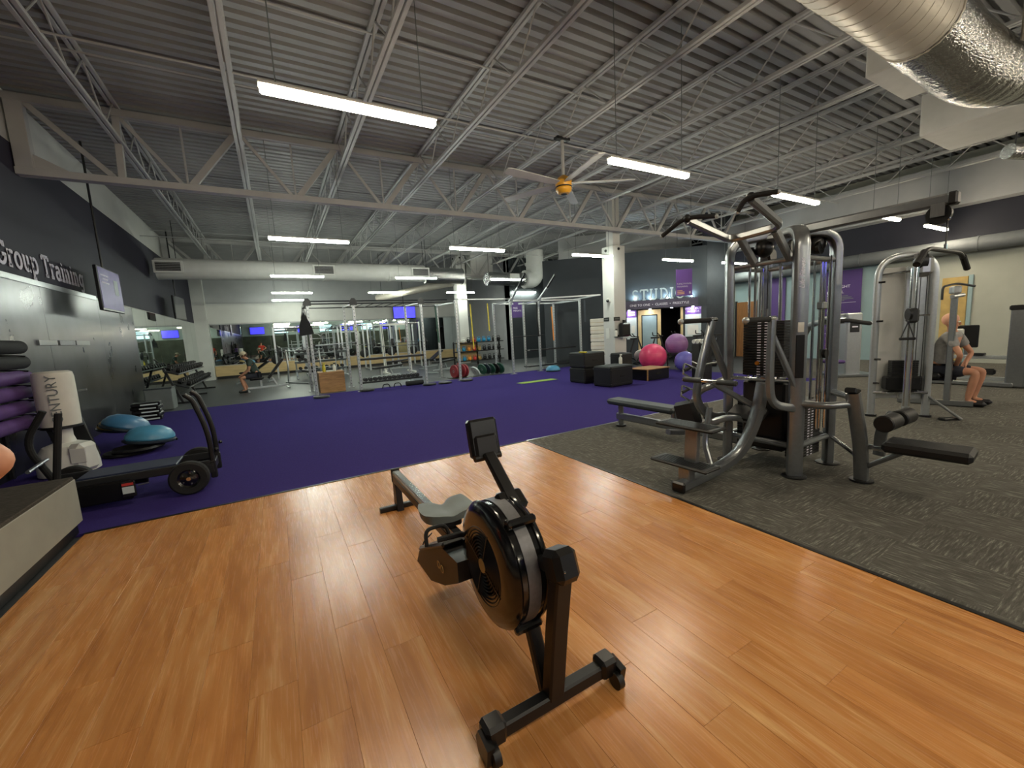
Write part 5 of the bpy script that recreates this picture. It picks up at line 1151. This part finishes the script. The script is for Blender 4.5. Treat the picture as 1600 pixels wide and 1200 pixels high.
ca = tp('pulley_carriage', MB().box((-.06, -.27, 1.46), (.13, .1, .2), bev=.03), 'dark_frame'); tp('carriage_pulley', MB().cyl((-.14, -.33, 1.48), (-.11, -.33, 1.48), .08, 18), 'black_plastic', ca); tp('carriage_pin', MB().cyl((.0, -.3, 1.46), (.1, -.32, 1.46), .012, 8), 'chrome', ca)
tp('top_pulley', MB().cyl((-.02, -.2, 2.18), (.06, -.2, 2.18), .11, 20), 'dark_frame'); tp('top_cover', MB().box((.05, -.2, 2.12), (.2, .16, .3), bev=.06), 'steel'); tp('top_arm', MB().rail([(-.02, -.2, 2.26), (.1, .02, 2.3)], .07, .06))
pl = None
for i in range(16):
    if pl is None: pl = tp('weight_plate', MB().box((0, 0, 0), (.3, .12, .025), bev=.003), 'black_satin'); o = pl
    else: o = share(pl, 'weight_plate', t)
    o.location = (-.02, -.02, .4+.0275*i)
tp('stack_guard', MB().box((-.02, -.02, .5), (.42, .16, .2), bev=.02), 'black_plastic')
tp('selector_pin', MB().ball((-.03, -.1, .74), .014, 8), 'pin_orange')
tp('floor_brace', MB().rail([(.27, 0, .32), (.55, -.25, .02)], .04, .03), 'silver_frame'); tp('floor_foot', MB().box((.45, -.2, .02), (.25, .1, .035), RZ(.4), .01), 'black_satin')
for z in (1.95, 1.4, .85, .5): tp('peg', MB().cyl((-.36, -.03, z), (-.3, -.07, z), .014, 8), 'black_plastic')
h = thing('triangle_attachment', 'triangular cable handle hanging from the silver arched tower', 'handle', c0, ang)
MB().tube([(-.125, -.33, 1.38), (-.2, -.33, 1.15), (-.05, -.33, 1.15), (-.125, -.33, 1.38)], .008, 6).build('strap', 'dark_frame', h); MB().cyl((-.21, -.33, 1.15), (-.04, -.33, 1.15), .019, 10).build('grip', 'black_foam', h); MB().tube([(-.125, -.33, 1.385), (-.125, -.33, 1.41)], .012, 8).build('clip', 'chrome', h)
# far selector machine by the purple banner
t = thing('selector_machine', 'grey shrouded weight machine before the tall purple banner', 'exercise machine', (12.3, 4.75, .003), -.7)
MB().box((0, 0, .78), (.34, .5, 1.5), bev=.03).build('shroud', 'silver_light', t); MB().box((0, 0, .03), (.9, .9, .06), bev=.01).build('base_frame', 'silver_frame', t); MB().box((0, -.256, 1.18), (.2, .012, .22), bev=.004).build('instruction_plate', 'dark_frame', t); MB().box((0, -.264, 1.2), (.12, .004, .03)).build('plate_print', 'ink_white', t)
MB().oval(fil([(-.15, -.1, 1.5), (-.6, -.2, 1.46), (-.75, -.25, 1.44)], .1), .035, .025).build('press_arm', 'silver_light', t); MB().box((-.45, -.3, .38), (.36, .36, .08), bev=.03).build('seat_pad', 'banner_dark', t); MB().box((-.45, -.3, .18), (.09, .09, .32)).build('seat_post', 'silver_frame', t); MB().cyl((-.7, -.2, .35), (-.7, -.2, 1.2), .06, 14).build('roller_pad', 'banner_dark', t)
# machine the grey-shirted man sits at
t = thing('press_machine', 'tall post seated press machine the man in the grey shirt uses', 'exercise machine', (9.12, 2.32, .002))
MB().rail([(0, -.14, .02), (0, -.14, 1.72)], .07, .07, up=(0, 1, 0)).build('mast', 'silver_frame', t); MB().rail([(-.1, .42, .05), (.05, -.42, .05)], .08, .08).build('base_rail', 'silver_frame', t)
MB().box((.1, .12, .47), (.34, .36, .08), bev=.03).build('seat_pad', 'black_pad', t); MB().beam((.06, .12, .06), (.08, .12, .43), .07, .07).build('seat_post', 'silver_frame', t)
MB().box((-.05, .16, 1.0), (.3, .09, .62), RZ(.15), .03).build('back_pad', 'black_pad', t); MB().tube([(-.05, .12, .55), (-.05, .1, .95)], .03, 8).build('pad_tube', 'silver_frame', t)
hd = MB().box((0, -.14, 1.8), (.26, .1, .12), RZ(.4), .02).build('pulley_head', 'silver_light', t); MB().tube(fil([(-.2, -.05, 1.66), (-.2, -.05, 1.86), (.05, -.14, 1.9), (.2, -.3, 1.84)], .06), .016, 8).build('handle_tube', 'dark_frame', hd); MB().cyl((-.12, -.14, 1.7), (.12, -.2, 1.72), .03, 10).build('cross_tube', 'silver_light', hd)
# leg press at the right edge
t = thing('leg_press', 'silver leg press machine with black carriage at the right edge', 'exercise machine', (11.85, 2.0, .002))
MB().box((0, -.06, .73), (.3, .24, 1.44), bev=.02).build('end_post', 'silver_frame', t); MB().box((0, -.12, 1.47), (.34, .4, .09), bev=.02).build('post_cap', 'black_plastic', t); MB().box((.05, -.5, .68), (.34, .6, 1.3), bev=.03).build('carriage', 'black_plastic', t)
for z, m in ((.55, 'silver_light'), (.14, 'silver_light')): MB().rail([(0, .0, z), (0, 1.25, z)], .06, .07).build('slide_rail', m, t)
MB().box((0, .7, .05), (.4, 1.5, .08), bev=.015).build('base', 'silver_frame', t); MB().box((0, .55, .27), (.1, .7, .12), bev=.03).build('seat_rail_pad', 'black_pad', t); MB().box((0, .45, .605), (.16, .18, .05), bev=.01).build('rail_stop', 'dark_frame', t)
b = MB().box((.05, .62, .95), (.05, .3, .44), bev=.015).build('foot_plate', 'black_plastic', t); MB().beam((.05, .62, .55), (.05, .62, .8), .06, .06).build('plate_arm', 'silver_frame', t); MB().box((.0, .72, .98), (.04, .12, .25), bev=.02).build('plate_pad', 'white_plastic', b)
# ---------------------------------------------------------------- people
def body(name, J, E_, m, parent, sub=2, root=0):
    me = bpy.data.meshes.new(name); me.from_pydata([j[0] for j in J], E_, []); o = bpy.data.objects.new(name, me); COL.objects.link(o); o.parent = parent
    sk = o.modifiers.new('skin', 'SKIN'); sk.use_smooth_shade = True
    for i, j in enumerate(J):
        r = j[1]; d = me.skin_vertices[0].data[i]; d.radius = r if isinstance(r, tuple) else (r, r); d.use_root = (i == root)
    sb_ = o.modifiers.new('sub', 'SUBSURF'); sb_.levels = sub; sb_.render_levels = sub
    me.materials.append(MATS[m]); return o
def fingers(parent_J, E_, wrist_i, wrist, palm, spread, curl, r=.008):
    # palm vertex then five finger chains
    J = parent_J; w = V(*wrist); p = V(*palm); d = (p-w).normalized(); s_ = V(*spread).normalized(); c = V(*curl).normalized()
    pi = len(J); J.append((tuple(p), (.032, .018))); E_.append((wrist_i, pi))
    for k, (off, ln) in enumerate(((-.028, .06), (-.01, .075), (.01, .072), (.028, .055))):
        a = p+s_*off+d*.03; b = a+d*ln*.5+c*ln*.15; e = b+d*ln*.2+c*ln*.5
        i = len(J); J += [(tuple(a), r), (tuple(b), r*.95), (tuple(e), r*.8)]; E_ += [(pi, i), (i, i+1), (i+1, i+2)]
    a = w.lerp(p, .5)-s_*.035; b = a-s_*.015+d*.035+c*.01; e = b+d*.025+c*.015
    i = len(J); J += [(tuple(a), r*1.2), (tuple(b), r*1.1), (tuple(e), r*.9)]; E_ += [(wrist_i, i), (i, i+1), (i+1, i+2)]
def person(lab, loc, rz, P, skin, shirt, shorts, hair, shoe='shoe_black', cap=None, group=None):
    # local: faces -Y, x to the figure's left; P holds joint positions
    t = thing('person', lab, 'person', loc, rz)
    J = []; E_ = []; idx = {}
    def add(n, r, par=None):
        idx[n] = len(J); J.append((tuple(P[n]), r))
        if par is not None: E_.append((idx[par], idx[n]))
    add('pelvis', (.15, .12)); add('waist', (.135, .105), 'pelvis'); add('chest', (.16, .115), 'waist'); add('neck0', .06, 'chest'); add('neck1', .052, 'neck0'); add('jaw', (.062, .07), 'neck1'); add('head', (.078, .095), 'jaw'); add('crown', (.06, .07), 'head')
    for s_ in ('L', 'R'):
        add('sho'+s_, .062, 'chest'); add('elb'+s_, .037, 'sho'+s_); add('wri'+s_, .03, 'elb'+s_)
        w = P['wri'+s_]; e = P['elb'+s_]; d = (V(*w)-V(*e)).normalized()
        sp_ = d.cross(V(0, 0, 1)); sp_ = sp_ if sp_.length > .2 else V(1, 0, 0)
        fingers(J, E_, idx['wri'+s_], w, tuple(V(*w)+d*.07), tuple(sp_), P.get('curl'+s_, (0, -.6, -.6)))
        add('hip'+s_, .095, 'pelvis'); add('kne'+s_, .062, 'hip'+s_); add('cal'+s_, .055, 'kne'+s_); add('ank'+s_, .038, 'cal'+s_); add('toe'+s_, .034, 'ank'+s_)
    bo = body('body', J, E_, skin, t)
    h = V(*P['head']); f = V(*P.get('face', (0, -1, 0))).normalized(); sd = f.cross(V(0, 0, 1)).normalized(); up = sd.cross(f)
    for s_ in (-1, 1):
        MB().ball(h+f*.088+sd*.03*s_+up*.0, .011, 8).build('eye', 'white_plastic', bo); MB().ball(h+sd*.08*s_-up*.01, .022, 10, (.5, .8, 1.2)).build('ear', skin, bo)
    MB().ball(h+f*.103-up*.03, .016, 8, (.8, 1, 1.3)).build('nose', skin, bo); MB().ball(h+f*.09-up*.065, .02, 8, (1.3, .5, .4)).build('mouth', 'skin_tan', bo)
    MB().ball(h+up*.028-f*.018, .102, 16, (.92, 1.02, .98)).build('hair', hair, bo)
    if cap:
        MB().ball(h+up*.045-f*.01, .105, 16, (.95, 1.05, .85)).build('cap', cap, t); MB().prism([(-.07, 0), (.07, 0), (.055, .09), (0, .11), (-.055, .09)], .012, Matrix.Translation(h+up*.04+f*.07) @ Matrix((sd, f, up)).transposed().to_4x4()).build('cap_brim', cap, t)
    g = 1.14
    S = [(P['pelvis'], (.178, .148)), (P['waist'], (.165, .135)), (P['chest'], (.196, .15)), (tuple(V(*P['neck0'])), .085)]
    SE = [(0, 1), (1, 2), (2, 3)]
    for s_ in ('L', 'R'):
        a = V(*P['sho'+s_]); e = V(*P['elb'+s_]); i = len(S); S += [(tuple(a), .09), (tuple(a.lerp(e, .62)), .066)]; SE += [(2, i), (i, i+1)]
    body('shirt', S, SE, shirt, t)
    S = [(P['pelvis'], (.176, .146))]; SE = []
    for s_ in ('L', 'R'):
        a = V(*P['hip'+s_]); k = V(*P['kne'+s_]); i = len(S); S += [(tuple(a), .112), (tuple(a.lerp(k, .8)), .09)]; SE += [(0, i), (i, i+1)]
    body('shorts', S, SE, shorts, t)
    for s_ in ('L', 'R'):
        a = V(*P['ank'+s_]); k = V(*P['toe'+s_]); d = V(k.x-a.x, k.y-a.y, 0).normalized()
        sd2 = V(-d.y, d.x, 0); R = Matrix((d, sd2, V(0, 0, 1))).transposed()
        MB().box(V(a.x, a.y, 0)+d*.07+V(0, 0, .045), (.27, .095, .085), R, .035).build('shoe', shoe, t)
    return t
stand = {'pelvis': (0, 0, .95), 'waist': (0, 0, 1.1), 'chest': (0, .0, 1.32), 'neck0': (0, .01, 1.48), 'neck1': (0, 0, 1.54), 'jaw': (0, -.02, 1.6), 'head': (0, -.015, 1.68), 'crown': (0, 0, 1.75),
 'shoL': (.18, 0, 1.42), 'elbL': (.3, .06, 1.12), 'wriL': (.27, -.06, .9), 'shoR': (-.18, 0, 1.42), 'elbR': (-.405, -.02, 1.235), 'wriR': (-.2, -.15, 1.1),
 'hipL': (.1, 0, .9), 'kneL': (.11, -.01, .5), 'calL': (.11, .01, .36), 'ankL': (.11, .03, .09), 'toeL': (.12, -.12, .04), 'hipR': (-.1, 0, .9), 'kneR': (-.11, -.01, .5), 'calR': (-.11, .01, .36), 'ankR': (-.11, .03, .09), 'toeR': (-.12, -.12, .04), 'curlR': (1, 0, -.2)}
person('person in a red shirt standing at the left edge, bent elbow showing', (-1.17, 1.86, .002), PI, stand, 'skin', 'shirt_red', 'shorts_dark', 'hair_brown')
sit = {'pelvis': (0, 0, .56), 'waist': (0, -.03, .72), 'chest': (0, -.12, .95), 'neck0': (0, -.2, 1.09), 'neck1': (0, -.23, 1.13), 'jaw': (0, -.28, 1.16), 'head': (0, -.29, 1.24), 'crown': (0, -.28, 1.31), 'face': (0, -1, -.35),
 'shoL': (.18, -.14, 1.03), 'elbL': (.22, -.2, .74), 'wriL': (.16, -.36, .62), 'shoR': (-.18, -.14, 1.03), 'elbR': (-.22, -.2, .74), 'wriR': (-.16, -.36, .62),
 'hipL': (.1, -.02, .53), 'kneL': (.15, -.45, .5), 'calL': (.14, -.42, .36), 'ankL': (.13, -.36, .09), 'toeL': (.14, -.5, .04), 'hipR': (-.1, -.02, .53), 'kneR': (-.15, -.45, .5), 'calR': (-.14, -.38, .36), 'ankR': (-.13, -.28, .09), 'toeR': (-.14, -.42, .04)}
person('person in beige cap and dark green shirt sitting bent forward on a bench', (-.66, 16.4, .002), -PI/2+.1, sit, 'skin_tan', 'shirt_green', 'shorts_dark', 'hair_brown', cap='cap_beige')
sit2 = dict(sit); sit2.update({'waist': (0, .0, .74), 'chest': (0, -.13, 1.0), 'neck0': (0, -.13, 1.15), 'neck1': (0, -.12, 1.19), 'jaw': (0, -.13, 1.24), 'head': (0, -.11, 1.32), 'crown': (0, -.09, 1.39), 'face': (0, -1, -.1), 'shoL': (.19, -.14, 1.08), 'shoR': (-.19, -.14, 1.08), 'elbL': (.27, -.3, .8), 'elbR': (-.27, -.3, .8), 'wriL': (.1, -.26, .62), 'wriR': (-.1, -.22, .63), 'kneL': (.18, -.46, .54), 'kneR': (-.12, -.45, .54), 'calL': (.18, -.42, .36), 'ankL': (.17, -.38, .09), 'toeL': (.18, -.52, .04), 'calR': (-.12, -.42, .36), 'ankR': (-.12, -.38, .09), 'toeR': (-.12, -.52, .04)})
person('bald person in grey shirt and dark shorts seated at a machine on the right', (9.36, 2.36, .002), .0, sit2, 'skin_tan', 'shirt_grey', 'shorts_dark', 'skin')
# ---------------------------------------------------------------- lettering curves become meshes
bpy.context.view_layer.update()
dg = bpy.context.evaluated_depsgraph_get()
for o in TXT:
    me = bpy.data.meshes.new_from_object(o.evaluated_get(dg)); n = bpy.data.objects.new('tmp', me); COL.objects.link(n)
    n.parent = o.parent; n.location = o.location; n.rotation_euler = o.rotation_euler; n.scale = o.scale
    nm = o.name; cu = o.data; bpy.data.objects.remove(o); bpy.data.curves.remove(cu); n.name = nm
